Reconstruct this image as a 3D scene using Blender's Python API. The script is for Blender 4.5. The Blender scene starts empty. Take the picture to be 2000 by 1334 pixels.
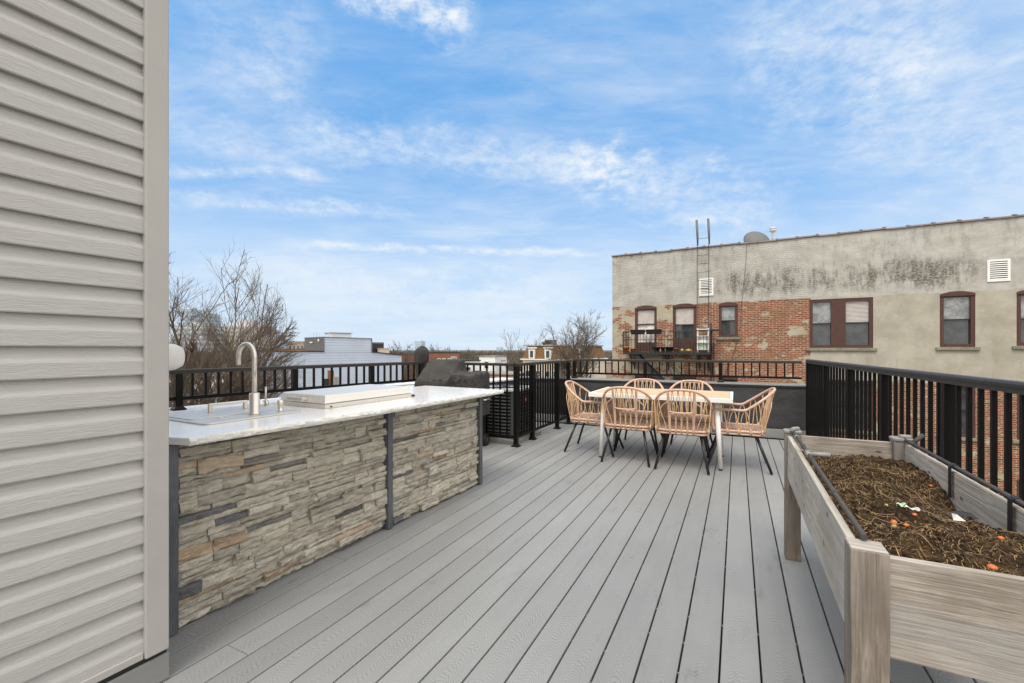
import bpy, bmesh, math, random
from mathutils import Vector, Matrix, noise as mnoise
R = math.radians
rnd = random.Random(7)
S = bpy.context.scene
COL = S.collection

# ------------------------------------------------------------------ camera
CAM_H, F, CX, CY = 1.24, 874.0, 1000.0, 681.0
cd = bpy.data.cameras.new('camera'); cam = bpy.data.objects.new('camera', cd); COL.objects.link(cam)
cam.location = (0, 0, CAM_H); cam.rotation_euler = (R(90), 0, 0)
cd.sensor_width = 36; cd.lens = F / 2000 * 36; cd.shift_y = 14 / 2000
cd.clip_start = 0.05; cd.clip_end = 6000
S.camera = cam
S.view_settings.view_transform = 'Standard'; S.view_settings.look = 'None'
S.view_settings.exposure = 0.45; S.view_settings.gamma = 1
S.cycles.use_denoising = True

# ------------------------------------------------------------------ node helper
class G:
    def __init__(s, tree): s.t = tree; s.N = tree.nodes; s.L = tree.links
    def put(s, sock, v):
        if hasattr(v, 'is_output'): s.L.new(v, sock)
        elif v is not None:
            if sock.type == 'RGBA' and len(v) == 3: v = (*v, 1)
            sock.default_value = v
    def node(s, typ, ins=None, **at):
        n = s.N.new(typ)
        for k, v in at.items(): setattr(n, k, v)
        for k, v in (ins or {}).items(): s.put(n.inputs[k], v)
        return n
    def m(s, op, a, b=None, c=None, clamp=False):
        n = s.N.new('ShaderNodeMath'); n.operation = op; n.use_clamp = clamp
        for i, v in enumerate((a, b, c)):
            if v is not None: s.put(n.inputs[i], v)
        return n.outputs[0]
    def vm(s, op, a, b=None):
        n = s.N.new('ShaderNodeVectorMath'); n.operation = op
        s.put(n.inputs[0], a)
        if b is not None: s.put(n.inputs[3 if op == 'SCALE' else 1], b)
        return n.outputs['Value'] if op in ('DOT_PRODUCT', 'LENGTH') else n.outputs[0]
    def mix(s, f, a, b, mode='MIX'):
        n = s.N.new('ShaderNodeMix'); n.data_type = 'RGBA'; n.blend_type = mode
        s.put(n.inputs[0], f); s.put(n.inputs[6], a); s.put(n.inputs[7], b)
        return n.outputs[2]
    def noise(s, vec, sc, det=3, ro=.55, dist=0, col=False):
        n = s.node('ShaderNodeTexNoise', {'Scale': sc, 'Detail': det, 'Roughness': ro, 'Distortion': dist})
        if vec is not None: s.L.new(vec, n.inputs['Vector'])
        return n.outputs[1 if col else 0]
    def rng(s, v, a, b, c=0.0, d=1.0, smooth=True):
        n = s.N.new('ShaderNodeMapRange'); n.clamp = True
        n.interpolation_type = 'SMOOTHSTEP' if smooth else 'LINEAR'
        for i, q in enumerate((v, a, b, c, d)): s.put(n.inputs[i], q)
        return n.outputs[0]
    def xyz(s, vec):
        n = s.N.new('ShaderNodeSeparateXYZ'); s.L.new(vec, n.inputs[0]); return n.outputs
    def comb(s, x, y, z=0.0):
        n = s.N.new('ShaderNodeCombineXYZ')
        for i, v in enumerate((x, y, z)): s.put(n.inputs[i], v)
        return n.outputs[0]
    def mul(s, vec, k):
        n = s.N.new('ShaderNodeVectorMath'); n.operation = 'MULTIPLY'
        s.put(n.inputs[0], vec); s.put(n.inputs[1], k); return n.outputs[0]
    def ramp(s, f, stops):
        n = s.N.new('ShaderNodeValToRGB'); e = n.color_ramp.elements
        while len(e) < len(stops): e.new(.5)
        for i, (p, c) in enumerate(stops):
            e[i].position = p; e[i].color = (*c, 1)
        s.L.new(f, n.inputs[0]); return n.outputs[0]
    def bump(s, h, st=.3, dist=.01):
        n = s.node('ShaderNodeBump', {'Strength': st, 'Distance': dist}); s.L.new(h, n.inputs['Height'])
        return n.outputs[0]

def vdir(px, py): return Vector((px - CX, F, CY - py)).normalized()

# ------------------------------------------------------------------ world: sky with high thin cloud
SUN_EL, SUN_AZ = 58.0, 202.0     # azimuth measured clockwise from +Y (the camera's forward)
w = bpy.data.worlds.new('World'); S.world = w; w.use_nodes = True
g = G(w.node_tree); g.N.clear()
sky = g.node('ShaderNodeTexSky', sky_type='NISHITA', sun_disc=False, sun_elevation=R(SUN_EL), sun_rotation=R(SUN_AZ),
             air_density=1.0, dust_density=0.6, ozone_density=2.2, altitude=50.0)
tc = g.node('ShaderNodeTexCoord').outputs['Generated']
D = g.vm('NORMALIZE', tc)
dx, dy, dz = g.xyz(D)
up = g.m('MAXIMUM', dz, 0.0)
inv = g.m('DIVIDE', 1.0, g.m('ADD', up, 0.10))
plane = g.comb(g.m('MULTIPLY', dx, inv), g.m('MULTIPLY', dy, inv), 0.0)
warp = g.vm('ADD', plane, g.vm('SCALE', g.noise(plane, 1.0, 2, .5, col=True), .45))
wisp = g.noise(g.mul(warp, (.6, 1.25, 1)), 1.3, 8, .56, .12)
fine = g.noise(g.mul(warp, (1.6, 3.6, 1)), 2.6, 7, .62, .2)
big = g.noise(plane, .75, 3, .5)
cl = g.m('ADD', g.m('MULTIPLY', wisp, .62), g.m('MULTIPLY', fine, .30))
cl = g.m('ADD', cl, g.m('MULTIPLY', g.m('SUBTRACT', big, .5), .55))
cl = g.rng(cl, .30, .80, 0, .78)
def stroke(pa, pb, wid, amp, ext=1.12):
    a, b = vdir(*pa), vdir(*pb)
    n_ = a.cross(b).normalized(); mid = (a + b).normalized(); half = math.acos(max(-1, min(1, mid.dot(a))))
    d = g.vm('DOT_PRODUCT', D, tuple(n_))
    d = g.m('ADD', d, g.m('MULTIPLY', g.m('SUBTRACT', g.noise(g.mul(D, (5, 5, 9)), 3.2, 5, .62), .5), wid * 2.4))
    prof = g.rng(g.m('ABSOLUTE', d), 0.0, wid, 1, 0)
    along = g.rng(g.vm('DOT_PRODUCT', D, tuple(mid)), math.cos(half * ext), math.cos(half * .62), 0, 1)
    tex = g.rng(g.noise(g.mul(D, (14, 14, 26)), 2.4, 6, .66), .30, .66, .25, 1)
    return g.m('MULTIPLY', g.m('MULTIPLY', prof, along), g.m('MULTIPLY', tex, amp))
for q in (((545, 478), (1180, 497), .013, .75), ((560, 262), (1300, 345), .055, .40), ((1100, 330), (1560, 420), .085, .42),
          ((300, 330), (650, 343), .016, .42), ((300, 385), (800, 415), .022, .5), ((640, -60), (930, 45), .055, .95),
          ((540, 80), (620, 300), .06, .16), ((1420, 110), (1900, 60), .17, .36), ((1650, 200), (2100, 330), .14, .30), ((380, 150), (640, 40), .10, .22), ((340, 260), (620, 330), .05, .25), ((1300, 425), (1450, 432), .014, .45),
          ((480, 560), (1150, 600), .085, .62)):
    cl = g.m('ADD', cl, stroke(*q))
cl = g.m('MINIMUM', cl, .96)
hz = g.rng(dz, -0.02, .43, .92, 0.0)
hz = g.m('MULTIPLY', hz, g.rng(big, .25, .7, .75, 1.08))
side = g.m('SUBTRACT', g.m('ABSOLUTE', dx), g.m('MULTIPLY', dy, 1.18))
back = g.m('MAXIMUM', g.rng(side, .02, .34, 0, .95), g.rng(dz, .63, .80, 0, .95))      # unseen bright cloud added overhead, to the sides and behind for fill light
cl = g.m('MAXIMUM', cl, back)
cover = g.m('SUBTRACT', 1.0, g.m('MULTIPLY', g.m('SUBTRACT', 1.0, cl), g.m('SUBTRACT', 1.0, g.m('MINIMUM', hz, .92))))
blue = g.mix(.80, g.mix(1.0, sky.outputs[0], (1.5, 1.6, 1.5), 'MULTIPLY'), (1.12, 3.25, 6.55))
white = g.mix(g.rng(dz, 0, .5, 0, 1), (5.5, 6.3, 7.1), (6.5, 6.9, 7.3))
white = g.mix(back, white, (11.8, 11.4, 10.8))
skyc = g.mix(cover, blue, white)
bg = g.node('ShaderNodeBackground', {'Color': skyc, 'Strength': .10})
out = g.node('ShaderNodeOutputWorld'); g.L.new(bg.outputs[0], out.inputs[0])

# ------------------------------------------------------------------ sun (veiled by cloud: weak, very soft)
sd = bpy.data.lights.new('sun', 'SUN'); sd.energy = 1.9; sd.angle = R(28); sd.color = (1, .95, .88)
so = bpy.data.objects.new('sun', sd); COL.objects.link(so)
sv = Vector((math.sin(R(SUN_AZ)) * math.cos(R(SUN_EL)), math.cos(R(SUN_AZ)) * math.cos(R(SUN_EL)), math.sin(R(SUN_EL))))
so.rotation_euler = sv.to_track_quat('Z', 'Y').to_euler()
so.location = (0, -5, 30)

# ------------------------------------------------------------------ mesh helper
class MB:
    def __init__(s): s.v = []; s.f = []; s.sm = []; s.c = []; s.cc = None
    def add(s, vs, fs, smooth=False):
        o = len(s.v); s.v += [tuple(p) for p in vs]
        for f in fs:
            s.f.append(tuple(i + o for i in f)); s.sm.append(smooth); s.c.append(s.cc)
        return s
    def hexa(s, p):      # 8 points: bottom ring 0-3, top ring 4-7
        return s.add(p, [(3, 2, 1, 0), (4, 5, 6, 7), (0, 1, 5, 4), (1, 2, 6, 5), (2, 3, 7, 6), (3, 0, 4, 7)])
    def box(s, x0, x1, y0, y1, z0, z1):
        return s.hexa([(x0, y0, z0), (x1, y0, z0), (x1, y1, z0), (x0, y1, z0), (x0, y0, z1), (x1, y0, z1), (x1, y1, z1), (x0, y1, z1)])
    def bar(s, p, q, w, h, up=(0, 0, 1)):
        p, q = Vector(p), Vector(q); d = (q - p).normalized(); u = Vector(up)
        if abs(d.dot(u)) > .98: u = Vector((0, 1, 0))
        sx = d.cross(u).normalized(); uz = sx.cross(d).normalized(); sx *= w / 2; uz *= h / 2
        return s.hexa([p - sx - uz, p + sx - uz, q + sx - uz, q - sx - uz, p - sx + uz, p + sx + uz, q + sx + uz, q - sx + uz])
    def tube(s, pts, r, n=8, cap=True, smooth=True, flat=None):
        pts = [Vector(p) for p in pts]; k = len(pts)
        rs = r if isinstance(r, (list, tuple)) else [r] * k
        t0 = (pts[1] - pts[0]).normalized()
        a = Vector((0, 0, 1)) if abs(t0.z) < .9 else Vector((1, 0, 0))
        u = t0.cross(a).normalized(); vs = []
        for i, p in enumerate(pts):
            t = (pts[min(i + 1, k - 1)] - pts[max(i - 1, 0)])
            t = t.normalized() if t.length > 1e-9 else t0
            u = (u - t * u.dot(t)); u = u.normalized() if u.length > 1e-6 else t.orthogonal().normalized()
            b = t.cross(u)
            for j in range(n):
                an = 2 * math.pi * j / n
                vs.append(p + (u * math.cos(an) + b * math.sin(an)) * rs[i])
        fs = [(i * n + j, i * n + (j + 1) % n, (i + 1) * n + (j + 1) % n, (i + 1) * n + j) for i in range(k - 1) for j in range(n)]
        s.add(vs, fs, smooth)
        if cap:
            o = len(s.v) - len(vs)
            s.f += [tuple(o + j for j in reversed(range(n))), tuple(o + (k - 1) * n + j for j in range(n))]
            s.sm += [False] * 2; s.c += [s.cc] * 2
        return s
    def prism(s, poly, z0, z1):
        n = len(poly); vs = [(x, y, z0) for x, y in poly] + [(x, y, z1) for x, y in poly]
        return s.add(vs, [tuple(reversed(range(n))), tuple(range(n, 2 * n))] + [(i, (i + 1) % n, (i + 1) % n + n, i + n) for i in range(n)])
    def extr(s, poly, vec):      # 3-D polygon pushed along vec
        n = len(poly); v = Vector(vec); vs = [Vector(p) for p in poly]; vs = vs + [p + v for p in vs]
        return s.add(vs, [tuple(reversed(range(n))), tuple(range(n, 2 * n))] + [(i, (i + 1) % n, (i + 1) % n + n, i + n) for i in range(n)])
    def lathe(s, prof, n=16, c=(0, 0, 0), smooth=True):
        vs = []; k = len(prof)
        for r, z in prof:
            for j in range(n):
                a = 2 * math.pi * j / n; vs.append((c[0] + r * math.cos(a), c[1] + r * math.sin(a), c[2] + z))
        fs = [(i * n + j, i * n + (j + 1) % n, (i + 1) * n + (j + 1) % n, (i + 1) * n + j) for i in range(k - 1) for j in range(n)]
        s.add(vs, fs, smooth); o = len(s.v) - len(vs)
        s.f += [tuple(o + j for j in reversed(range(n))), tuple(o + (k - 1) * n + j for j in range(n))]
        s.sm += [False] * 2; s.c += [s.cc] * 2
        return s
    def grid(s, fn, nu, nv, smooth=True):
        vs = [fn(i / nu, j / nv) for j in range(nv + 1) for i in range(nu + 1)]
        fs = [(j * (nu + 1) + i, j * (nu + 1) + i + 1, (j + 1) * (nu + 1) + i + 1, (j + 1) * (nu + 1) + i) for j in range(nv) for i in range(nu)]
        return s.add(vs, fs, smooth)
    def build(s, name, mat, parent=None, loc=None, rz=None, bevel=0, recalc=True, sub=0):
        me = bpy.data.meshes.new(name); me.from_pydata(s.v, [], s.f)
        me.polygons.foreach_set('use_smooth', s.sm)
        if any(c is not None for c in s.c):
            at = me.attributes.new('stone_colour', 'FLOAT_COLOR', 'FACE')
            for i, c in enumerate(s.c): at.data[i].color = (*(c or (1, 1, 1)), 1)
        me.materials.append(mat)
        if recalc:
            bm = bmesh.new(); bm.from_mesh(me); bmesh.ops.recalc_face_normals(bm, faces=bm.faces); bm.to_mesh(me); bm.free()
        o = bpy.data.objects.new(name, me); COL.objects.link(o)
        if parent: o.parent = parent
        if loc: o.location = loc
        if rz is not None: o.rotation_euler = (0, 0, rz)
        if bevel:
            b = o.modifiers.new('bevel', 'BEVEL'); b.width = bevel; b.segments = 2; b.limit_method = 'ANGLE'; b.angle_limit = R(40)
            b.harden_normals = False
        if sub:
            b = o.modifiers.new('sub', 'SUBSURF'); b.levels = sub; b.render_levels = sub
        return o

def thing(name, label, cat, loc=(0, 0, 0), rz=0, group=None):
    o = bpy.data.objects.new(name, None); COL.objects.link(o); o.empty_display_size = .1
    o.location = loc; o.rotation_euler = (0, 0, rz)
    return tag(o, label, cat, group)
def tag(o, label, cat, group=None, kind=None):
    o['label'] = label; o['category'] = cat
    if group: o['group'] = group
    if kind: o['kind'] = kind
    return o
def struct(o, label=None, kind='structure'):
    o['kind'] = kind
    if label: o['label'] = label
    return o
def copy_tree(o, parent=None):
    c = o.copy(); COL.objects.link(c)
    if parent: c.parent = parent
    for ch in list(o.children): copy_tree(ch, c)
    return c
def spline(pts, n=8, closed=False):
    P = [Vector(p) for p in pts]; out = []; k = len(P)
    segs = k if closed else k - 1
    for i in range(segs):
        p1, p2 = P[i], P[(i + 1) % k]
        p0 = P[i - 1] if (i > 0 or closed) else p1 * 2 - p2
        p3 = P[(i + 2) % k] if (i + 2 < k or closed) else p2 * 2 - p1
        for j in range(n):
            t = j / n
            out.append(.5 * ((2 * p1) + (p2 - p0) * t + (2 * p0 - 5 * p1 + 4 * p2 - p3) * t * t + (3 * p1 - p0 - 3 * p2 + p3) * t ** 3))
    out.append(P[0].copy() if closed else P[-1].copy())
    return out
def at(px, depth, py=None):
    return Vector(((px - CX) / F * depth, depth, CAM_H + (CY - (CY if py is None else py)) / F * depth))

# ------------------------------------------------------------------ materials
def newmat(name):
    m = bpy.data.materials.new(name); m.use_nodes = True; t = m.node_tree; t.nodes.clear()
    g = G(t); b = g.node('ShaderNodeBsdfPrincipled'); o = g.node('ShaderNodeOutputMaterial'); g.L.new(b.outputs[0], o.inputs[0])
    return m, g, b
def pmat(name, col, rough=.5, var=.15, vs=4.0, bump=0.0, bs=60.0, metal=0.0, stretch=(1, 1, 1), spec=.5, coat=0.0, hue=None, dist=.004):
    m, g, b = newmat(name)
    co = g.node('ShaderNodeTexCoord').outputs['Object']; v = g.mul(co, stretch)
    n1 = g.noise(v, vs, 5, .6); n2 = g.noise(v, vs * 7.3, 3, .6)
    f = g.m('ADD', g.m('MULTIPLY', n1, .65), g.m('MULTIPLY', n2, .35))
    lo = tuple(c * (1 - var) for c in col); hi = tuple(min(1, c * (1 + var)) for c in col)
    c = g.mix(g.rng(f, .3, .7), lo, hi)
    if hue: c = g.mix(g.rng(g.noise(v, vs * .6, 4, .6), .48, .68), c, hue)
    g.put(b.inputs['Base Color'], c)
    g.put(b.inputs['Roughness'], g.rng(n2, .2, .8, max(0, rough - .06), min(1, rough + .06)))
    b.inputs['Metallic'].default_value = metal; b.inputs['Specular IOR Level'].default_value = spec
    if coat: b.inputs['Coat Weight'].default_value = coat; b.inputs['Coat Roughness'].default_value = .05
    if bump:
        g.L.new(g.bump(g.noise(v, bs, 4, .65), bump, dist), b.inputs['Normal'])
    return m

M = {}
M['rail'] = pmat('black_powder_coat', (.0045, .0040, .0036), .45, .2, 6, .04, 300, spec=.18)
M['rail_top'] = pmat('dark_bronze_powder_coat', (.030, .026, .022), .46, .2, 6, .02, 300, spec=.38)
M['quartz'] = pmat('white_quartz', (.80, .79, .765), .16, .03, 5, .0, spec=.5)
M['quartz_rough'] = pmat('chiselled_quartz', (.74, .72, .67), .6, .16, 14, .9, 40, dist=.012)
M['steel'] = pmat('brushed_steel', (.66, .62, .56), .36, .08, 3, .05, 60, metal=.6, stretch=(1, 30, 30))
M['steel_lid'] = pmat('stainless_lid', (.74, .71, .66), .34, .06, 2, .02, 50, metal=.45, stretch=(20, 1, 20))
M['chrome'] = pmat('satin_nickel', (.72, .67, .60), .34, .04, 8, metal=.85)
M['galv'] = pmat('dark_galvanised_steel', (.105, .110, .122), .52, .30, 9, .25, 90, metal=.3, stretch=(1, 1, .35))
M['vinyl_plain'] = pmat('vinyl_trim', (.405, .388, .366), .42, .04, 3, .04, 200)
M['trim_grey'] = pmat('grey_composite_trim', (.235, .235, .228), .55, .06, 3, .2, 60, stretch=(.5, .5, 6))
M['black'] = pmat('black_plastic', (.012, .012, .012), .5, .2, 8)
M['membrane'] = pmat('black_parapet_membrane', (.035, .035, .036), .62, .25, 5, .55, 34, dist=.01)
M['cap'] = pmat('grey_metal_coping', (.24, .235, .225), .42, .08, 3, .05, 60)
M['white_cap'] = pmat('white_roof_membrane', (.70, .71, .72), .55, .06, 1.2, .1, 20)
M['rattan'] = pmat('peach_rattan', (.56, .365, .272), .46, .22, 22, .18, 180)
M['cane'] = pmat('honey_cane', (.60, .40, .225), .48, .25, 30, .15, 200)
M['legs'] = pmat('matt_black_steel', (.014, .014, .015), .46, .15, 10)
M['white_metal'] = pmat('white_powder_coat', (.78, .76, .725), .40, .03, 6)
M['teak'] = pmat('pale_teak_slats', (.66, .42, .25), .5, .14, 6, .1, 90, stretch=(1, 14, 10))
M['cover'] = pmat('grey_fabric_cover', (.052, .049, .046), .85, .16, 3, .35, 420, dist=.002)
def fabric_mat():
    m, g, b = newmat('draped_grey_fabric')
    co = g.node('ShaderNodeTexCoord').outputs['Object']
    wv = g.vm('ADD', co, g.vm('SCALE', g.noise(co, 3.5, 3, .5, col=True), .35))
    cr = g.noise(g.mul(wv, (5, 2.2, 2.2)), 1.7, 4, .55, .8); fn = g.noise(co, 420, 2)
    c = g.mix(g.rng(g.noise(co, 4, 5, .65), .35, .68), (.040, .038, .035), (.060, .056, .052))
    g.put(b.inputs['Base Color'], c); b.inputs['Roughness'].default_value = .82; b.inputs['Specular IOR Level'].default_value = .3
    ridge = g.m('ABSOLUTE', g.m('SUBTRACT', cr, .5))
    fold = g.m('SINE', g.m('MULTIPLY', cr, 22.0))
    g.L.new(g.bump(g.m('ADD', g.m('MULTIPLY', fold, .16), g.m('MULTIPLY', fn, .03)), .55, .05), b.inputs['Normal'])
    return m
M['cover'] = fabric_mat()
M['cover_dark'] = pmat('dark_fabric_hood', (.030, .028, .027), .80, .16, 6, .35, 420, dist=.002)
M['pvc'] = pmat('grey_conduit', (.066, .060, .055), .58, .14, 12, spec=.25)
M['pvc_light'] = pmat('pale_grey_fitting', (.26, .25, .24), .55, .1, 12, spec=.3)
M['ac'] = pmat('charcoal_sheet_metal', (.075, .080, .078), .45, .08, 5)
M['ac_light'] = pmat('light_grey_sheet_metal', (.52, .53, .53), .42, .05, 5)
M['plastic_white'] = pmat('white_plastic', (.70, .68, .63), .42, .04, 9)
M['brown_frame'] = pmat('red_brown_window_paint', (.066, .024, .017), .55, .16, 7)
M['stone_sill'] = pmat('weathered_stone_sill', (.20, .19, .14), .85, .3, 5, .4, 30)
M['iron'] = pmat('fire_escape_iron', (.014, .014, .015), .6, .3, 8)
M['orange'] = pmat('orange_glaze', (.62, .15, .025), .38, .15, 8)
M['terracotta'] = pmat('terracotta', (.42, .13, .06), .7, .15, 8)
M['gold'] = pmat('yellow_gourd_skin', (.42, .30, .10), .5, .25, 12)
M['shade'] = pmat('white_roller_shade', (.64, .57, .53), .6, .03, 4)
M['coping_tile'] = pmat('brown_coping_tile', (.13, .085, .075), .55, .25, 4, .2, 30)
M['bark'] = pmat('grey_brown_bark', (.120, .092, .062), .9, .35, 5, .5, 20)
M['twig'] = pmat('brown_twigs', (.125, .096, .070), .9, .30, 2)
M['twig2'] = pmat('grey_twigs', (.14, .115, .09), .9, .30, 2)
M['asphalt'] = pmat('street_ground', (.115, .105, .085), .9, .5, .05, .3, 5, hue=(.09, .11, .05))
M['steel_vent'] = pmat('white_louvre', (.76, .76, .74), .45, .04, 5)
M['dish'] = pmat('grey_dish', (.11, .115, .115), .6, .06, 4)
M['soilbits'] = pmat('straw_litter', (.30, .195, .095), .9, .6, 14)
M['roots'] = pmat('dry_roots', (.34, .23, .13), .85, .3, 30)
M['leaf'] = pmat('dead_leaf', (.40, .21, .07), .8, .4, 20)
M['red'] = pmat('red_label', (.55, .02, .03), .4, .05, 5)
M['pinklabel'] = pmat('pale_label_lettering', (.8, .62, .62), .4, .05, 5)

def glassm(name, col, rough=.04):
    m, g, b = newmat(name)
    co = g.node('ShaderNodeTexCoord').outputs['Object']
    c = g.mix(g.rng(g.noise(co, 2.6, 6, .7), .38, .62), tuple(x * .55 for x in col), tuple(min(1, x * 1.25) for x in col))
    g.put(b.inputs['Base Color'], c); b.inputs['Roughness'].default_value = rough
    b.inputs['Specular IOR Level'].default_value = .6; b.inputs['Coat Weight'].default_value = .2; b.inputs['Coat Roughness'].default_value = .02
    g.L.new(g.bump(g.noise(co, 1.1, 2), .15, .02), b.inputs['Normal'])
    return m
M['glass'] = glassm('dark_window_glass', (.045, .05, .052))
M['glass_pale'] = glassm('curtained_window_glass', (.24, .25, .255))
M['glass_blind'] = glassm('blind_behind_glass', (.62, .56, .53), .12)

def deck_mat():
    m, g, b = newmat('grey_composite_decking')
    x, y, z = g.xyz(g.node('ShaderNodeTexCoord').outputs['Object'])
    q = g.m('DIVIDE', g.m('ADD', x, .0613), .1423); k = g.m('FLOOR', q)
    v = g.m('SUBTRACT', g.m('SUBTRACT', q, k), .5)
    wn = g.node('ShaderNodeTexWhiteNoise', noise_dimensions='1D'); g.put(wn.inputs['W'], k); r = wn.outputs[0]
    u = g.m('ADD', y, g.m('MULTIPLY', r, 37.0))
    nv = g.comb(g.m('MULTIPLY', v, .9), g.m('MULTIPLY', u, .9), g.m('MULTIPLY', r, 50))
    nz = g.noise(nv, 2.6, 3, .55); nz2 = g.noise(g.mul(nv, (9, 6, 1)), 3.0, 2, .5)
    sag = g.m('MULTIPLY', g.m('MULTIPLY', v, v), g.rng(g.noise(g.comb(0.0, g.m('MULTIPLY', u, .6), r), 1.0, 1), .3, .7, .45, 1.25))
    f = g.m('ADD', u, g.m('ADD', sag, g.m('ADD', g.m('MULTIPLY', nz, .22), g.m('MULTIPLY', nz2, .010))))
    f = g.m('ADD', f, g.m('MULTIPLY', v, g.m('MULTIPLY', g.m('SUBTRACT', r, .5), .25)))
    s = g.m('SINE', g.m('MULTIPLY', f, 2 * math.pi * 52))
    ln = g.rng(s, -.2, .95)
    amp = g.rng(nz, .25, .75, .10, .26)
    tone = g.m('MULTIPLY', g.rng(r, 0, 1, .91, 1.07, False), g.rng(g.noise(g.comb(x, y, 0.0), .8, 4), .3, .7, .93, 1.06))
    tone = g.m('MULTIPLY', tone, g.m('SUBTRACT', 1.02, g.m('MULTIPLY', ln, amp)))
    sp = g.rng(g.noise(g.comb(x, y, 0.0), 5.5, 6, .7), .64, .78, 0, .14)
    tone = g.m('ADD', tone, sp)
    scuff = g.rng(g.noise(g.comb(g.m('MULTIPLY', x, 3.0), y, 4.0), 2.6, 7, .75), .57, .74, 0, .20)
    tone = g.m('SUBTRACT', tone, scuff)
    c = g.vm('SCALE', (.268, .270, .266), tone)
    g.put(b.inputs['Base Color'], c)
    g.put(b.inputs['Roughness'], g.rng(g.noise(g.comb(x, y, 0.0), 2, 4), .3, .7, .48, .62))
    b.inputs['Specular IOR Level'].default_value = .4
    g.L.new(g.bump(g.m('ADD', g.m('MULTIPLY', ln, -1.0), g.noise(g.comb(x, y, z), 160, 2)), .22, .002), b.inputs['Normal'])
    return m
M['deck'] = deck_mat()

def siding_mat():
    m, g, b = newmat('taupe_vinyl_siding')
    co = g.node('ShaderNodeTexCoord').outputs['Object']
    w_ = g.vm('ADD', co, g.vm('SCALE', g.noise(g.mul(co, (1, 3, 3)), 5, 2, .5, col=True), .03))
    gr = g.noise(g.mul(w_, (1, 5.5, 120)), 2.3, 4, .62)
    c = g.mix(g.rng(gr, .35, .68), (.415, .403, .387), (.46, .447, .43))
    c = g.mix(g.rng(g.noise(co, 3, 4), .5, .75, 0, .35), c, (.45, .42, .39))
    g.put(b.inputs['Base Color'], c); b.inputs['Roughness'].default_value = .46
    g.L.new(g.bump(gr, .55, .004), b.inputs['Normal'])
    return m
M['siding'] = siding_mat()

def lap_mat(name, col, pitch, rough=.5):
    m, g, b = newmat(name)
    co = g.node('ShaderNodeTexCoord').outputs['Object']; x, y, z = g.xyz(co)
    fr = g.m('FRACT', g.m('DIVIDE', z, pitch))
    h = g.m('SUBTRACT', 1.0, fr)
    c = g.mix(g.rng(g.noise(co, .6, 4), .3, .7), tuple(k * .94 for k in col), tuple(k * 1.05 for k in col))
    g.put(b.inputs['Base Color'], c); b.inputs['Roughness'].default_value = rough
    g.L.new(g.bump(h, 1.0, pitch * .22), b.inputs['Normal'])
    return m
M['lap_blue'] = lap_mat('pale_blue_lap_siding', (.385, .44, .53), .26)
M['lap_dark'] = lap_mat('charcoal_lap_siding', (.05, .043, .038), .26)
M['lap_cream'] = lap_mat('cream_lap_siding', (.58, .50, .40), .25)
M['lap_white'] = lap_mat('white_lap_siding', (.66, .66, .64), .25)

def stone_mat():
    m, g, b = newmat('ledger_stone')
    co = g.node('ShaderNodeTexCoord').outputs['Object']
    at_ = g.node('ShaderNodeAttribute', attribute_name='stone_colour').outputs['Color']
    n1 = g.noise(g.mul(co, (1, 1, 2.6)), 16, 6, .66); n2 = g.noise(co, 75, 4, .7); n3 = g.noise(g.mul(co, (.8, .8, 4)), 7, 5, .6, .5)
    c = g.mix(1.0, at_, g.ramp(n1, [(.25, (.62, .60, .57)), (.5, (1, 1, 1)), (.75, (1.22, 1.2, 1.15))]), 'MULTIPLY')
    c = g.mix(g.rng(n3, .52, .70, 0, .45), c, (.115, .10, .082))
    c = g.mix(g.rng(n2, .62, .8, 0, .4), c, (.52, .48, .40))
    g.put(b.inputs['Base Color'], c); b.inputs['Roughness'].default_value = .86; b.inputs['Specular IOR Level'].default_value = .25
    h = g.m('ADD', n1, g.m('ADD', g.m('MULTIPLY', n2, .35), n3))
    g.L.new(g.bump(h, .85, .012), b.inputs['Normal'])
    return m
M['stone'] = stone_mat()

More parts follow.
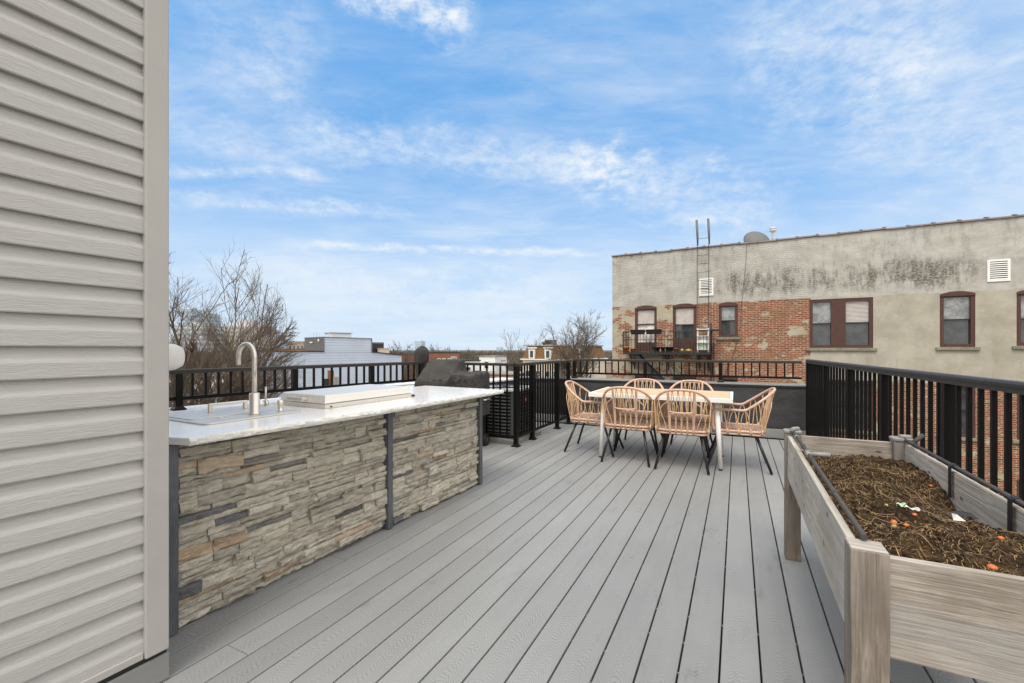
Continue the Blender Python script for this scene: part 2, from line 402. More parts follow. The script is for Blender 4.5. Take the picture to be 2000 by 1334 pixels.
def wood_mat(name, axis, c1, c2, c3):
    # grain runs along the given object axis
    m, g, b = newmat(name)
    co = g.node('ShaderNodeTexCoord').outputs['Object']
    st = [9.0, 9.0, 9.0]; st[axis] = .55
    wv = g.vm('ADD', g.mul(co, tuple(st)), g.vm('SCALE', g.noise(co, 2.5, 2, .5, col=True), .35))
    n1 = g.noise(wv, 1.5, 5, .62); ring = g.noise(g.mul(wv, (1.4, 1.4, 1.4)), 5.5, 4, .6); n3 = g.noise(co, 3.0, 4, .6)
    st2 = [60.0, 60.0, 60.0]; st2[axis] = 1.2
    fib = g.noise(g.mul(co, tuple(st2)), 3, 3, .6)
    rr = g.m('FRACT', g.m('MULTIPLY', n1, 7.0))
    line = g.rng(g.m('ABSOLUTE', g.m('SUBTRACT', rr, .5)), .0, .5, 1, 0)
    c = g.mix(g.rng(n3, .35, .65), c1, c2)
    c = g.mix(g.m('MULTIPLY', line, .42), c, c3)
    c = g.mix(g.rng(fib, .48, .72, 0, .7), c, c3)
    c = g.mix(g.rng(ring, .55, .78, 0, .45), c, tuple(min(1, k * 1.3) for k in c2))
    X = g.xyz(g.vm('ADD', co, g.vm('SCALE', g.noise(co, 11, 2, col=True), .03)))
    other = {0: 2, 1: 2, 2: 0}[axis]
    vo = g.node('ShaderNodeTexVoronoi', {'Scale': 4.2}, voronoi_dimensions='2D')
    g.L.new(g.comb(g.m('MULTIPLY', X[axis], .75), g.m('MULTIPLY', X[other], 1.5)), vo.inputs['Vector'])
    knot = g.rng(vo.outputs['Distance'], .022, .070, 1, 0)
    c = g.mix(g.rng(g.noise(g.mul(co, tuple(2.2 if i != axis else .7 for i in range(3))), 2.0, 5, .65), .46, .66, 0, .55), c, tuple(sum(c2) / 3 * k for k in (.80, .78, .75)))
    c = g.mix(g.m('MULTIPLY', knot, .8), c, (.07, .045, .03))
    g.put(b.inputs['Base Color'], c); b.inputs['Roughness'].default_value = .78; b.inputs['Specular IOR Level'].default_value = .25
    g.L.new(g.bump(g.m('SUBTRACT', fib, g.m('MULTIPLY', line, .5)), .5, .003), b.inputs['Normal'])
    return m
W1 = ((.31, .27, .225), (.50, .45, .39), (.175, .145, .115))
M['wood_x'] = wood_mat('weathered_cedar_cross', 0, *W1)
M['wood_y'] = wood_mat('lightened_cedar_long', 1, (.44, .395, .335), (.60, .55, .475), (.25, .21, .17))  # long boards coloured lighter to make up for weak light on them
M['wood_z'] = wood_mat('weathered_cedar_post', 2, (.215, .175, .14), (.33, .285, .24), (.11, .088, .07))

def soil_mat():
    m, g, b = newmat('dark_soil')
    co = g.node('ShaderNodeTexCoord').outputs['Object']
    n1 = g.noise(co, 6, 6, .7); n2 = g.noise(co, 55, 5, .75); n3 = g.noise(co, 170, 3, .7)
    c = g.ramp(n2, [(.30, (.010, .007, .005)), (.5, (.058, .036, .021)), (.64, (.15, .095, .05)), (.80, (.36, .26, .15))])
    c = g.mix(g.rng(n1, .50, .66, 0, .55), c, g.ramp(n2, [(.3, (.05, .035, .015)), (.6, (.22, .14, .06)), (.8, (.36, .27, .12))]))
    c = g.mix(g.rng(g.noise(co, 9, 5, .7), .60, .74, 0, .5), c, (.10, .11, .03))
    g.put(b.inputs['Base Color'], c); b.inputs['Roughness'].default_value = .95; b.inputs['Specular IOR Level'].default_value = .1
    g.L.new(g.bump(g.m('ADD', n2, g.m('MULTIPLY', n3, .5)), 1.0, .03), b.inputs['Normal'])
    return m
M['soil'] = soil_mat()

def brick_nodes(g, vec, c1, c2, mort, bw=.215, rh=.0677, ms=.011):
    n = g.node('ShaderNodeTexBrick', {'Color1': c1, 'Color2': c2, 'Mortar': mort, 'Scale': 1.0, 'Mortar Size': ms,
                                      'Mortar Smooth': .25, 'Bias': -.1, 'Brick Width': bw, 'Row Height': rh})
    n.offset = .5; n.squash = 1.0
    g.L.new(vec, n.inputs['Vector']); return n
S1 = 7.17     # along-wall start of the stuccoed part
def wall_mat():
    m, g, b = newmat('old_party_wall')
    co = g.node('ShaderNodeTexCoord').outputs['Object']; x, y, z = g.xyz(co)
    vec = g.comb(g.m('ADD', x, g.m('MULTIPLY', y, .7)), z, 0.0)
    wob = g.vm('ADD', vec, g.vm('SCALE', g.noise(vec, 9, 2, col=True), .012))
    bt = brick_nodes(g, wob, (.285, .092, .046), (.135, .045, .030), (.40, .32, .235))
    nb = g.noise(g.mul(vec, (1, 2.2, 1)), 1.1, 5, .62); nf = g.noise(vec, 26, 4, .7)
    br = g.mix(1.0, bt.outputs[0], g.ramp(nf, [(.25, (.6, .6, .6)), (.5, (1, 1, 1)), (.75, (1.3, 1.25, 1.2))]), 'MULTIPLY')
    br = g.mix(g.rng(g.noise(vec, .9, 3), .48, .68, 0, .5), br, (.25, .13, .07))
    # cement smeared over the bricks: more of it near the left edge and round the windows
    left = g.rng(x, 1.5, 4.6, .12, 0.0)
    pn = g.m('ADD', g.noise(g.mul(vec, (1, 1.4, 1)), 1.25, 6, .66), left)
    patch = g.rng(pn, .57, .615); speck = g.rng(g.noise(g.mul(vec, (1, 2.5, 1)), 4.2, 5, .7), .575, .64, 0, .9)
    br = g.mix(g.rng(g.noise(g.mul(vec, (1, 1.6, 1)), 2.4, 5, .65), .52, .68, 0, .55), br, (.16, .105, .055))
    cem = g.mix(g.rng(nb, .3, .7), (.36, .32, .23), (.44, .40, .31))
    br = g.mix(g.m('MAXIMUM', patch, speck), br, cem)
    # painted top
    wn = g.noise(g.comb(g.m('MULTIPLY', x, 1.0), g.m('MULTIPLY', z, .25), 0.0), 1.9, 6, .66)
    pt = g.mix(g.rng(nb, .3, .7), (.385, .372, .34), (.50, .485, .445))
    pt = g.mix(g.rng(g.noise(vec, 5, 6, .7), .45, .7, 0, .35), pt, (.34, .33, .285))
    pt = g.mix(g.rng(g.noise(g.comb(x, g.m('MULTIPLY', z, .12), 0.0), .55, 2), .5, .62, 0, .45), pt, (.48, .47, .45))
    streak = g.noise(g.comb(x, g.m('MULTIPLY', z, .18), 3.0), 3.6, 7, .7)
    blot = g.noise(g.comb(g.m('MULTIPLY', x, .8), z, 9.0), 1.5, 5, .66)
    band = g.m('MULTIPLY', g.rng(g.m('ABSOLUTE', g.m('SUBTRACT', z, g.m('ADD', 3.72, g.m('MULTIPLY', g.m('SUBTRACT', g.noise(g.comb(x, 0.0, 0.0), .6, 2), .5), .9)))), .05, .75, 1, 0),
               g.m('MULTIPLY', g.rng(x, 3.2, 5.2), g.rng(x, 10.6, 12.2, 1, 0)))
    drip = g.noise(g.comb(g.m('MULTIPLY', x, 2.6), g.m('MULTIPLY', z, .7), 7.0), 2.2, 8, .72)
    dirt = g.rng(g.m('ADD', g.m('MULTIPLY', streak, .30), g.m('ADD', g.m('MULTIPLY', drip, .40), g.m('ADD', g.m('MULTIPLY', blot, .30), g.m('MULTIPLY', band, .06)))), .47, .62, 0, .92)
    dirt = g.m('MULTIPLY', dirt, g.rng(g.noise(g.mul(vec, (1, 1.5, 1)), 13, 5, .75), .36, .56, .25, 1))
    pt = g.mix(g.m('MULTIPLY', dirt, g.m('ADD', g.m('ADD', .30, g.rng(z, 4.1, 5.2, 0, .35)), band, clamp=True)), pt, (.085, .078, .055))
    pt = g.mix(g.rng(g.noise(g.mul(vec, (.5, 4.5, 1)), 6.0, 5, .7), .50, .72, 0, .45), pt, (.27, .25, .205))
    worn = g.rng(g.m('ADD', g.noise(g.mul(vec, (1, 2.4, 1)), 7, 5, .72), g.m('ADD', g.rng(x, .3, 2.2, .10, 0), g.rng(z, 4.5, 5.2, -.02, .06))), .70, .74, 0, .85)
    pt = g.mix(worn, pt, (.19, .10, .07))
    # stucco
    stc = g.mix(g.rng(g.noise(vec, 1.3, 6, .66), .3, .7), (.32, .298, .238), (.43, .405, .335))
    stc = g.mix(g.rng(g.noise(vec, 3.6, 6, .7), .60, .72, 0, .6), stc, (.56, .53, .45))
    stc = g.mix(g.rng(streak, .57, .74, 0, .5), stc, (.20, .18, .125))
    ed = g.m('MULTIPLY', g.m('SUBTRACT', g.noise(vec, 2.2, 4, .6), .5), .16)
    mp = g.rng(g.m('ADD', z, ed), 3.02, 3.05)
    ms_ = g.m('MULTIPLY', g.rng(g.m('ADD', x, ed), S1 - .02, S1 + .02), g.rng(g.m('ADD', z, g.m('MULTIPLY', ed, 2.0)), .12, .17))
    c = g.mix(ms_, br, stc); c = g.mix(mp, c, pt)
    g.put(b.inputs['Base Color'], c); b.inputs['Roughness'].default_value = .9; b.inputs['Specular IOR Level'].default_value = .2
    sm = g.m('SUBTRACT', 1.0, g.m('MULTIPLY', ms_, .88))
    h = g.m('MULTIPLY', g.m('SUBTRACT', 1.0, bt.outputs[1]), sm)
    h = g.m('ADD', h, g.m('MULTIPLY', nf, .5))
    g.L.new(g.bump(h, .75, .012), b.inputs['Normal'])
    return m
M['wall'] = wall_mat()

def far_brick(name, c1, c2, mort, sc=1.0):
    m, g, b = newmat(name)
    x, y, z = g.xyz(g.node('ShaderNodeTexCoord').outputs['Object'])
    vec = g.comb(g.m('ADD', x, y), z, 0.0)
    bt = brick_nodes(g, vec, c1, c2, mort, .215 * sc, .0677 * sc, .010 * sc)
    c = g.mix(g.rng(g.noise(vec, .4, 5, .65), .42, .68, 0, .5), bt.outputs[0], tuple(k * .55 for k in c1))
    g.put(b.inputs['Base Color'], c); b.inputs['Roughness'].default_value = .9
    return m
M['brick_far'] = far_brick('red_brown_brick', (.26, .085, .045), (.18, .058, .034), (.24, .15, .10))
M['brick_orange'] = far_brick('orange_brick', (.36, .17, .075), (.27, .12, .055), (.36, .26, .18))
M['brick_tan'] = far_brick('tan_brick', (.36, .27, .20), (.30, .22, .165), (.36, .31, .25))
M['shingle'] = far_brick('ochre_mansard_shingles', (.24, .125, .042), (.135, .066, .026), (.085, .048, .02), 1.15)

def tower_mat(name, wallc, winc, px_, pz, fx=.6, fz=.55):
    m, g, b = newmat(name)
    x, y, z = g.xyz(g.node('ShaderNodeTexCoord').outputs['Object'])
    u = g.m('FRACT', g.m('DIVIDE', g.m('ADD', x, y), px_)); v = g.m('FRACT', g.m('DIVIDE', z, pz))
    k = g.m('MULTIPLY', g.m('LESS_THAN', u, fx), g.m('LESS_THAN', v, fz))
    c = g.mix(k, wallc, winc); g.put(b.inputs['Base Color'], c)
    g.put(b.inputs['Roughness'], g.m('SUBTRACT', .8, g.m('MULTIPLY', k, .55)))
    return m
M['tower_glass'] = tower_mat('blue_grey_curtain_wall', (.44, .52, .60), (.31, .40, .50), 3.0, 3.4, .75, .7)  # tower wall and window tones paled to paint in distance haze
M['tower_beige'] = tower_mat('beige_slab_block', (.50, .46, .42), (.30, .30, .31), 4.2, 3.0, .58, .55)
M['tower_band'] = tower_mat('grey_banded_block', (.50, .51, .52), (.31, .35, .39), 400.0, 3.2, 1.1, .55)
M['paint_white'] = pmat('white_house_paint', (.68, .67, .64), .6, .06, .6)
M['paint_cream'] = pmat('cream_house_paint', (.60, .52, .42), .6, .06, .6)
M['roof_grey'] = pmat('grey_flat_roof', (.24, .235, .225), .8, .15, .5)
M['roof_black'] = pmat('black_roofing', (.02, .02, .02), .75, .3, .6)
M['hvac'] = pmat('grey_rooftop_unit', (.12, .125, .12), .6, .1, 2)
M['green_fence'] = pmat('grey_green_boards', (.17, .19, .165), .8, .15, 1)

# ------------------------------------------------------------------ frames
A_HOUSE, A_DECK, A_BACK, A_RIGHT, A_LEFT, A_AC, A_BRICK = R(-28.7), R(-26.73), R(-25.12), R(-23.77), R(-34.2), R(-27.2), R(-28.6)
O_HOUSE = Vector((-1.4456, 1.951, 0)); P_CORNER = Vector((3.952, 5.975, 0)); P_LEFT = Vector((-2.787, 3.63, 0))
P_AC = Vector((.0506, 5.674, 0)); P_BRICK = Vector((4.352, 19.40, 0))
GROUND = -9.5
def ry(a): return Vector((-math.sin(a), math.cos(a), 0))
def rx(a): return Vector((math.cos(a), math.sin(a), 0))

# ------------------------------------------------------------------ ground + own building + deck
gm = MB().add([(-3000, -3000, GROUND), (3000, -3000, GROUND), (3000, 3000, GROUND), (-3000, 3000, GROUND)], [(0, 1, 2, 3)])
struct(gm.build('ground', M['asphalt'], recalc=False))

def line_pt(p, a, s): return p + ry(a) * s
c_br = P_CORNER; c_bl = line_pt(P_LEFT, A_LEFT, 5.05)
c_fl = line_pt(P_LEFT, A_LEFT, -8.0); c_fr = line_pt(P_CORNER, A_RIGHT, -9.5)
foot = [(c_fl.x, c_fl.y), (c_fr.x, c_fr.y), (c_br.x, c_br.y), (c_bl.x, c_bl.y)]
ob = thing('row_house', 'brick row house carrying the grey roof deck, only its roof seen', 'house')
MB().prism(foot, GROUND, -.07).build('wall', M['brick_far'], ob)

def deck():
    p, n0, gap, th = .1423, -.0613, .0068, .025
    inv = Matrix.Rotation(-A_DECK, 3, 'Z')
    poly = [inv @ Vector((x, y, 0)) for x, y in foot]
    mb = MB(); clips = MB()
    def span(xc):
        ys = []
        for i in range(4):
            a, b = poly[i], poly[(i + 1) % 4]
            if (a.x - xc) * (b.x - xc) < 0: ys.append(a.y + (b.y - a.y) * (xc - a.x) / (b.x - a.x))
        return (min(ys), max(ys)) if len(ys) >= 2 else None
    xs = [q.x for q in poly]
    k0, k1 = math.floor((min(xs) - n0) / p), math.ceil((max(xs) - n0) / p)
    joints = {}
    def jpt(px, py):
        dep = CAM_H * F / (py - CY); return inv @ Vector(((px - CX) / F * dep, dep, 0))
    for px, py in ((462, 1268), (1020, 887), (1515, 965), (1250, 1000), (660, 1090)):
        q = jpt(px, py); joints.setdefault(math.floor((q.x - n0) / p), []).append(q.y)
    def board(xa, xb, ya, yb):
        c = .0035; pr = [(xa, -th), (xb, -th), (xb, -c), (xb - c * .3, -c * .3), (xb - c, 0), (xa + c, 0), (xa + c * .3, -c * .3), (xa, -c)]
        mb.extr([(x, ya, z) for x, z in pr], (0, yb - ya, 0))
    for k in range(k0, k1):
        xa, xb = n0 + k * p + gap / 2, n0 + (k + 1) * p - gap / 2
        sp = span((xa + xb) / 2)
        if not sp: continue
        cuts = [sp[0] + .03] + sorted(joints.get(k, [])) + [sp[1] - .03]
        for i in range(len(cuts) - 1):
            board(xa, xb, cuts[i] + (.0015 if i else 0), cuts[i + 1] - (.0015 if i < len(cuts) - 2 else 0))
        y = math.ceil(sp[0] / .203) * .203
        while y < sp[1] - .1:
            if -.5 < y < 5.6 and rnd.random() < .55:
                yy = y + rnd.uniform(-.004, .004); x0 = xb
                clips.box(x0 + .0006, x0 + gap - .0006, yy - .0035, yy + .0035, -.013, -.009)
            y += .203
    d = mb.build('deck', M['deck'], rz=A_DECK); struct(d, 'grey composite deck boards with dark gaps and wood grain embossing')
    MB().prism([(q.x, q.y) for q in poly], -.068, -.060).build('gap_shade_sheet', M['black'], d)  # black sheet added below the boards to paint the gaps dark like shade
    clips.build('clip', M['pvc_light'], d)['kind'] = 'stuff'
    return d
deck()

# ------------------------------------------------------------------ parapets
def parapet(name, label, p, a, s0, s1, t_in, t_out, ztop, inner=-1, face='membrane', cap='cap'):
    # runs along local y of frame (p,a); thickness in local x from t_in to t_out
    o = thing(name, label, 'parapet', p, a)
    lo, hi = min(t_in, t_out), max(t_in, t_out)
    MB().box(lo, hi, s0, s1, -.25, ztop - .03).build('wall', M[face], o)
    MB().box(lo - .02, hi + .02, s0 - .01, s1 + .01, ztop - .03, ztop).build('coping', M[cap], o, bevel=.004)
    return o
parapet('parapet', 'low parapet under the short railing behind the stone counter', P_LEFT, A_LEFT, -8, 4.95, -.22, .09, .735, cap='white_cap')
# back parapet: local x along the wall (toward the right), local y away from the deck
bo = thing('parapet', 'black membrane parapet across the far end behind the dining table', 'parapet', P_CORNER, A_BACK)
BL = -4.3
def wrinkle(u, v):
    x = BL + u * (-BL + .02)
    return (x, .10 - .012 * mnoise.noise(Vector((x * 2.2, v * 2.5, 4))) - .006 * mnoise.noise(Vector((x * 7, v * 6, 1))), .128 + v * (.70 - .128))
MB().grid(wrinkle, 160, 18).build('membrane', M['membrane'], bo)
MB().box(BL, .02, .13, .36, -.25, .705).build('wall', M['membrane'], bo)
MB().box(BL, .02, .085, .38, .700, .725).build('coping_edge', M['black'], bo)
MB().box(BL, .02, .078, .385, .7255, .743).build('coping', M['cap'], bo, bevel=.003)
MB().box(BL + .12, .02, .055, .078, .002, .128).build('skirting_board', M['trim_grey'], bo, bevel=.003)

# ------------------------------------------------------------------ railings (local y runs along the rail)
def railing(label, p, a, length, posts, z_bot, z_top, post_z0, pitch, cap_w=.052, skip=(), y0=0.0, plate=.1, heavy=False):
    o = thing('railing', label, 'railing', p, a)
    t = MB()
    if heavy:      # stepped extrusion
        pr = [(-.030, z_top - .050), (.030, z_top - .050), (.030, z_top - .036), (.026, z_top - .034), (.026, z_top - .026), (.030, z_top - .024),
              (.030, z_top - .010), (.022, z_top), (-.022, z_top), (-.030, z_top - .010), (-.030, z_top - .024), (-.026, z_top - .026), (-.026, z_top - .034), (-.030, z_top - .036)]
        t.extr([(x, y0, z) for x, z in pr], (0, length, 0))
    else:
        h = cap_w / 2
        pr = [(-h, z_top - .036), (h, z_top - .036), (h, z_top - .006), (h - .008, z_top), (-h + .008, z_top), (-h, z_top - .006)]
        t.extr([(x, y0, z) for x, z in pr], (0, length, 0))
    t.build('top_rail', M['rail_top'], o)
    MB().box(-.016, .016, y0, y0 + length, z_bot, z_bot + .030).build('bottom_rail', M['rail'], o, bevel=.003)
    zt = z_top - (.050 if heavy else .036)
    for y in posts:
        q = MB().box(-.026, .026, y - .026, y + .026, post_z0, zt).build('post', M['rail'], o, bevel=.003)
        if plate:
            f = MB().box(-plate / 2, plate / 2, y - plate / 2, y + plate / 2, post_z0 + .001, post_z0 + .012)
            f.hexa([(-.04, y - .04, post_z0 + .0122), (.04, y - .04, post_z0 + .0122), (.04, y + .04, post_z0 + .0122), (-.04, y + .04, post_z0 + .0122),
                    (-.029, y - .029, post_z0 + .03), (.029, y - .029, post_z0 + .03), (.029, y + .029, post_z0 + .03), (-.029, y + .029, post_z0 + .03)])
            f.build('base_plate', M['rail'], q)
    proto = None; ps = sorted(posts); w2 = .0095
    edges = ([y0] if ps[0] > y0 + .06 else []) + ps + ([y0 + length] if ps[-1] < y0 + length - .06 else [])
    for i in range(len(edges) - 1):
        gap = edges[i + 1] - edges[i]; n = max(1, round(gap / pitch))
        for k in range(1, n):
            y = edges[i] + gap * k / n
            if proto is None:
                proto = MB().box(-w2, w2, -w2, w2, z_bot + .030, zt).build('baluster', M['rail'], o); b = proto
            else:
                b = proto.copy(); COL.objects.link(b)
            b.location = (0, y, 0)
    return o
railing('short black railing on the parapet behind the sink counter', P_LEFT, A_LEFT, 4.35, [-1.0, .0675, 1.061, 2.005, 3.06], .815, 1.07, .736, .0995, y0=-1.3, plate=.09)
def along_back(t): return P_CORNER + rx(A_BACK) * t
pb = P_CORNER + rx(A_BACK) * (-3.33) + ry(A_BACK) * .23
railing('short black railing on the far parapet in front of the brick building', pb, A_BACK - R(90), 3.29, [.03, 1.19, 2.27], .815, 1.07, .744, .107, y0=0.0, plate=.09)
railing('full height black railing running along the right edge beside the planter', P_CORNER, A_RIGHT, 9.0, [-.03, -1.0, -1.95, -2.85, -3.83, -4.8, -5.8, -6.8, -7.8], .055, 1.10, .0, .113, y0=-9.0, heavy=True)
railing('black railing along the side of the air conditioner enclosure with a gate latch', P_AC, A_AC, 2.02, [0.0, .50, 1.42, 1.93], .105, 1.055, .0, .088)
railing('black railing panel across the front of the air conditioner enclosure', P_AC, R(90) + A_BACK, 1.21, [1.2], .105, 1.055, .0, .094, y0=.028)
# gate latch on the enclosure railing
lt = thing('gate_latch', 'grey gate latch on the black enclosure railing', 'latch', P_AC + ry(A_AC) * .60 + Vector((0, 0, .88)), A_AC)
MB().box(.012, .04, -.035, .015, -.06, .05).box(.012, .03, .0155, .06, -.015, .012).build('latch_box', M['pvc'], lt, bevel=.005)
MB().box(.041, .048, -.02, .03, -.005, .008).build('latch_lever', M['pvc_light'], lt)

# ------------------------------------------------------------------ house corner with siding, left
def house():
    a0, n0 = -.1625, .262      # corner in the counter frame
    o = thing('house_wall', 'taupe vinyl sided house corner at the left edge of the deck', 'house wall', O_HOUSE, A_HOUSE)
    MB().box(n0 - 3.2, n0 - .028, a0 - 7, a0 - .022, .0, 3.6).build('wall', M['siding'], o)
    ex = .1017; zs = [1.1457 + ex * k for k in range(-10, 24)]
    mb = MB()
    for z in zs:
        pr = [(-.006, .002), (-.001, .0), (.0008, .004), (-.0006, .050), (-.003, .057), (-.009, .066), (-.015, .078), (-.0185, .092), (-.0195, ex + .006)]
        pts = [(n0 + .0 + x, z + dz) for x, dz in pr]
        b = -.03
        poly = [(n0 + b, z)] + pts + [(n0 + b, z + ex + .004)]
        mb.extr([(x, a0 - 7, zz) for x, zz in poly], (0, 7 - .072, 0))
    mb.build('siding', M['siding'], o)
    t = MB().box(n0 - .02, n0 + .012, a0 - .0755, a0, .118, 3.6)
    t.box(n0 - .10, n0 - .0205, a0 - .02, a0 + .0, .118, 3.6)
    t.build('corner_trim', M['vinyl_plain'], o, bevel=.005)
    MB().box(n0 - .02, n0 + .006, a0 - 7, a0 - .078, .121, .148).build('starter_strip', M['vinyl_plain'], o, bevel=.003)
    MB().box(n0 - .03, n0 - .006, a0 - 7, a0 - .002, .1, .1205).build('gap_flashing', M['black'], o)
    MB().box(n0 - .03, n0 + .002, a0 - 7, a0 + .004, .002, .1).build('skirting_board', M['trim_grey'], o, bevel=.002)
    return o
house()
# flood light on the hidden end face
fl = thing('flood_light', 'white plastic flood light on the house corner above the railing', 'light', O_HOUSE + rx(A_HOUSE) * .02 + ry(A_HOUSE) * -.04 + Vector((0, 0, 1.205)), A_HOUSE)
def hood(u, v):
    an = -math.pi / 2 + math.pi * u; ph = v
    r = (.058, .064, .058, .03, .0)[0] if False else .060 * math.sqrt(max(0.0, 1 - ph ** 3.2))
    return (r * math.sin(an) * .95 + .012 - .03 * ph * 0, ph * .085, r * math.cos(an) * 1.0 - .012 * ph)
hm = MB()
prof = [(.054, -.065), (.058, -.045), (.058, .0), (.052, .03), (.040, .048), (.0, .054)]
ring = []
for j, (hw, hz_) in enumerate([(.050, .056), (.056, .060), (.054, .055), (.044, .043), (.026, .026)]):
    yy = (-.085, -.04, .0, .025, .036)[j]
    ring.append([(hw * (abs(math.cos(t)) ** .6) * (1 if math.cos(t) > 0 else -1) + (.02, .01, .0, .0, .0)[j], yy,
                  hz_ * (abs(math.sin(t)) ** .6) * (1 if math.sin(t) > 0 else -1)) for t in [2 * math.pi * i / 20 for i in range(20)]])
vs = [p for r in ring for p in r]
hm.add(vs, [(j * 20 + i, j * 20 + (i + 1) % 20, (j + 1) * 20 + (i + 1) % 20, (j + 1) * 20 + i) for j in range(4) for i in range(20)], True)
hm.add(ring[4], [tuple(range(20))], True); hm.add(ring[0], [tuple(reversed(range(20)))])
hm.build('housing', M['plastic_white'], fl)
gq = MB()
for k in range(4): gq.box(-.056, -.044, -.05, .0, -.035 + k * .02, -.028 + k * .02)
gq.build('grille', M['pvc'], fl)
MB().box(-.02, .03, -.127, -.086, -.04, .04).build('mount', M['plastic_white'], fl, bevel=.004)
MB().tube([(-.01, -.05, -.058), (-.012, -.06, -.085), (-.02, -.1, -.095)], .006, 8).build('bracket', M['coping_tile'], fl)

# ------------------------------------------------------------------ stone counter
CT = .86
def counter():
    o = thing('counter', 'outdoor kitchen counter with stacked stone front and white quartz top', 'counter', O_HOUSE, A_HOUSE)
    LA, MA, FA = 0.0, 1.305, 2.455
    for a in (LA, MA, FA):
        q = MB().box(-.05, .0, a - .05, a - .006, .004, CT - .034)
        q.box(-.05, -.044, a - .0055, a + .045, .004, CT - .034)
        q.build('post', M['galv'], o, bevel=.002)
    MB().box(-.80, -.075, LA - .03, FA - .01, .03, CT - .036).build('carcass', M['black'], o)
    r = random.Random(21)
    base = [(.43, .40, .33), (.45, .415, .345), (.40, .37, .305), (.47, .44, .37), (.38, .35, .295), (.44, .41, .35)]
    tan = [(.41, .325, .235), (.39, .295, .205), (.44, .35, .26)]
    slate = [(.13, .13, .135), (.16, .16, .165), (.19, .18, .17)]
    def panel(y0, y1):
        mb = MB(); z = .012
        while z < CT - .040:
            h = r.choice((.020, .024, .028, .034, .040, .048, .058, .066)) * r.uniform(.9, 1.1)
            if z + h > CT - .045: h = CT - .036 - z
            y = y0 - r.uniform(0, .1)
            while y < y1:
                L = r.uniform(.07, .26) if h > .04 else r.uniform(.11, .36)
                ya, yb = max(y, y0), min(y + L, y1)
                if y1 - yb < .035: yb = y1
                y = yb
                if yb - ya < .02: continue
                # some blocks split in two thin courses
                parts = [(z, z + h)]
                if h > .048 and r.random() < .45:
                    c = z + h * r.uniform(.4, .6); parts = [(z, c), (c, z + h)]
                for za, zb in parts:
                    rr = r.random()
                    mb.cc = r.choice(tan) if rr < .075 else (r.choice(slate) if rr < .115 else r.choice(base))
                    k = r.uniform(.86, 1.14); mb.cc = tuple(c * k for c in mb.cc)
                    dep = r.uniform(-.036, -.005); ny = max(3, int((yb - ya) / .014)); nz = max(3, int((zb - za) / .008))
                    tilt = r.uniform(-.006, .006); sk = r.uniform(-.006, .006); sd_ = r.random() * 50
                    g_ = .0008
                    def pt(i, j):
                        u, v = i / ny, j / nz
                        yy = ya + g_ + (yb - ya - 2 * g_) * u; zz = za + g_ + (zb - za - 2 * g_) * v
                        e = min(u * (yb - ya), (1 - u) * (yb - ya), v * (zb - za), (1 - v) * (zb - za))
                        nx = dep + tilt * (v - .5) * 2 + sk * (u - .5) * 2 + .0055 * mnoise.noise(Vector((yy * 20 + sd_, zz * 50, sd_))) + .003 * mnoise.noise(Vector((yy * 55, zz * 120 + sd_, sd_))) - .004 * (mnoise.noise(Vector((yy * 28 + sd_, zz * 34, 9))) > .12)
                        if e < .002: nx -= .003 + .009 * max(0, mnoise.noise(Vector((yy * 42, zz * 42, sd_))))
                        zz += (.0030 * mnoise.noise(Vector((yy * 16, za * 90, 3))) + .0016 * mnoise.noise(Vector((yy * 60, za * 90, 3)))) * (1 - v) + (.0030 * mnoise.noise(Vector((yy * 16, zb * 90, 3))) + .0016 * mnoise.noise(Vector((yy * 60, zb * 90, 3)))) * v
                        return (min(nx, -.001), yy, zz)
                    front = [pt(i, j) for j in range(nz + 1) for i in range(ny + 1)]
                    fs = [(j * (ny + 1) + i, j * (ny + 1) + i + 1, (j + 1) * (ny + 1) + i + 1, (j + 1) * (ny + 1) + i) for j in range(nz) for i in range(ny)]
                    n_ = len(front); bk = [(-.07, p[1], p[2]) for p in front]
                    rim = [i for i in range(ny + 1)] + [j * (ny + 1) + ny for j in range(1, nz + 1)] + [nz * (ny + 1) + i for i in range(ny - 1, -1, -1)] + [j * (ny + 1) for j in range(nz - 1, 0, -1)]
                    vs = front + [bk[i] for i in rim]
                    for q in range(len(rim)):
                        q2 = (q + 1) % len(rim); fs.append((rim[q2], rim[q], n_ + q, n_ + q2))
                    mb.add(vs, fs)
            z += h
        mb.cc = None
        return mb
    panel(LA + .002, MA - .052).build('stone_panel', M['stone'], o, recalc=False)
    panel(MA + .004, FA - .055).build('stone_panel', M['stone'], o, recalc=False)
    # two quartz slabs with a chiselled front edge
    def slab(pts, nseg):
        (xa, ya), (xb, yb), (xc, yc), (xd, yd) = pts      # near-front, far-front, far-back, near-back
        MB().prism([(xa - .012, ya), (xb - .012, yb), (xc, yc), (xd, yd)], CT - .032, CT).build('slab', M['quartz'], o, bevel=.002)
        def edge(u, v):
            x = xa + (xb - xa) * u - .012; y = ya + (yb - ya) * u
            bulge = math.sin(v * math.pi) * .008 + .004
            return (x + bulge * (.75 + .6 * mnoise.noise(Vector((y * 24, v * 3, 2)))) + .003 * mnoise.noise(Vector((y * 70, v * 6, 5))), y, CT - .0325 + .0325 * v)
        e = MB().grid(edge, nseg, 6); e.build('slab_edge', M['quartz_rough'], o, recalc=False)
    slab([(.100, -.01), (.148, .935), (-.82, .935), (-.82, -.30)], 150)
    slab([(.148, .9375), (.157, 2.574), (-.79, 2.60), (-.82, .9375)], 230)
    return o
counter()

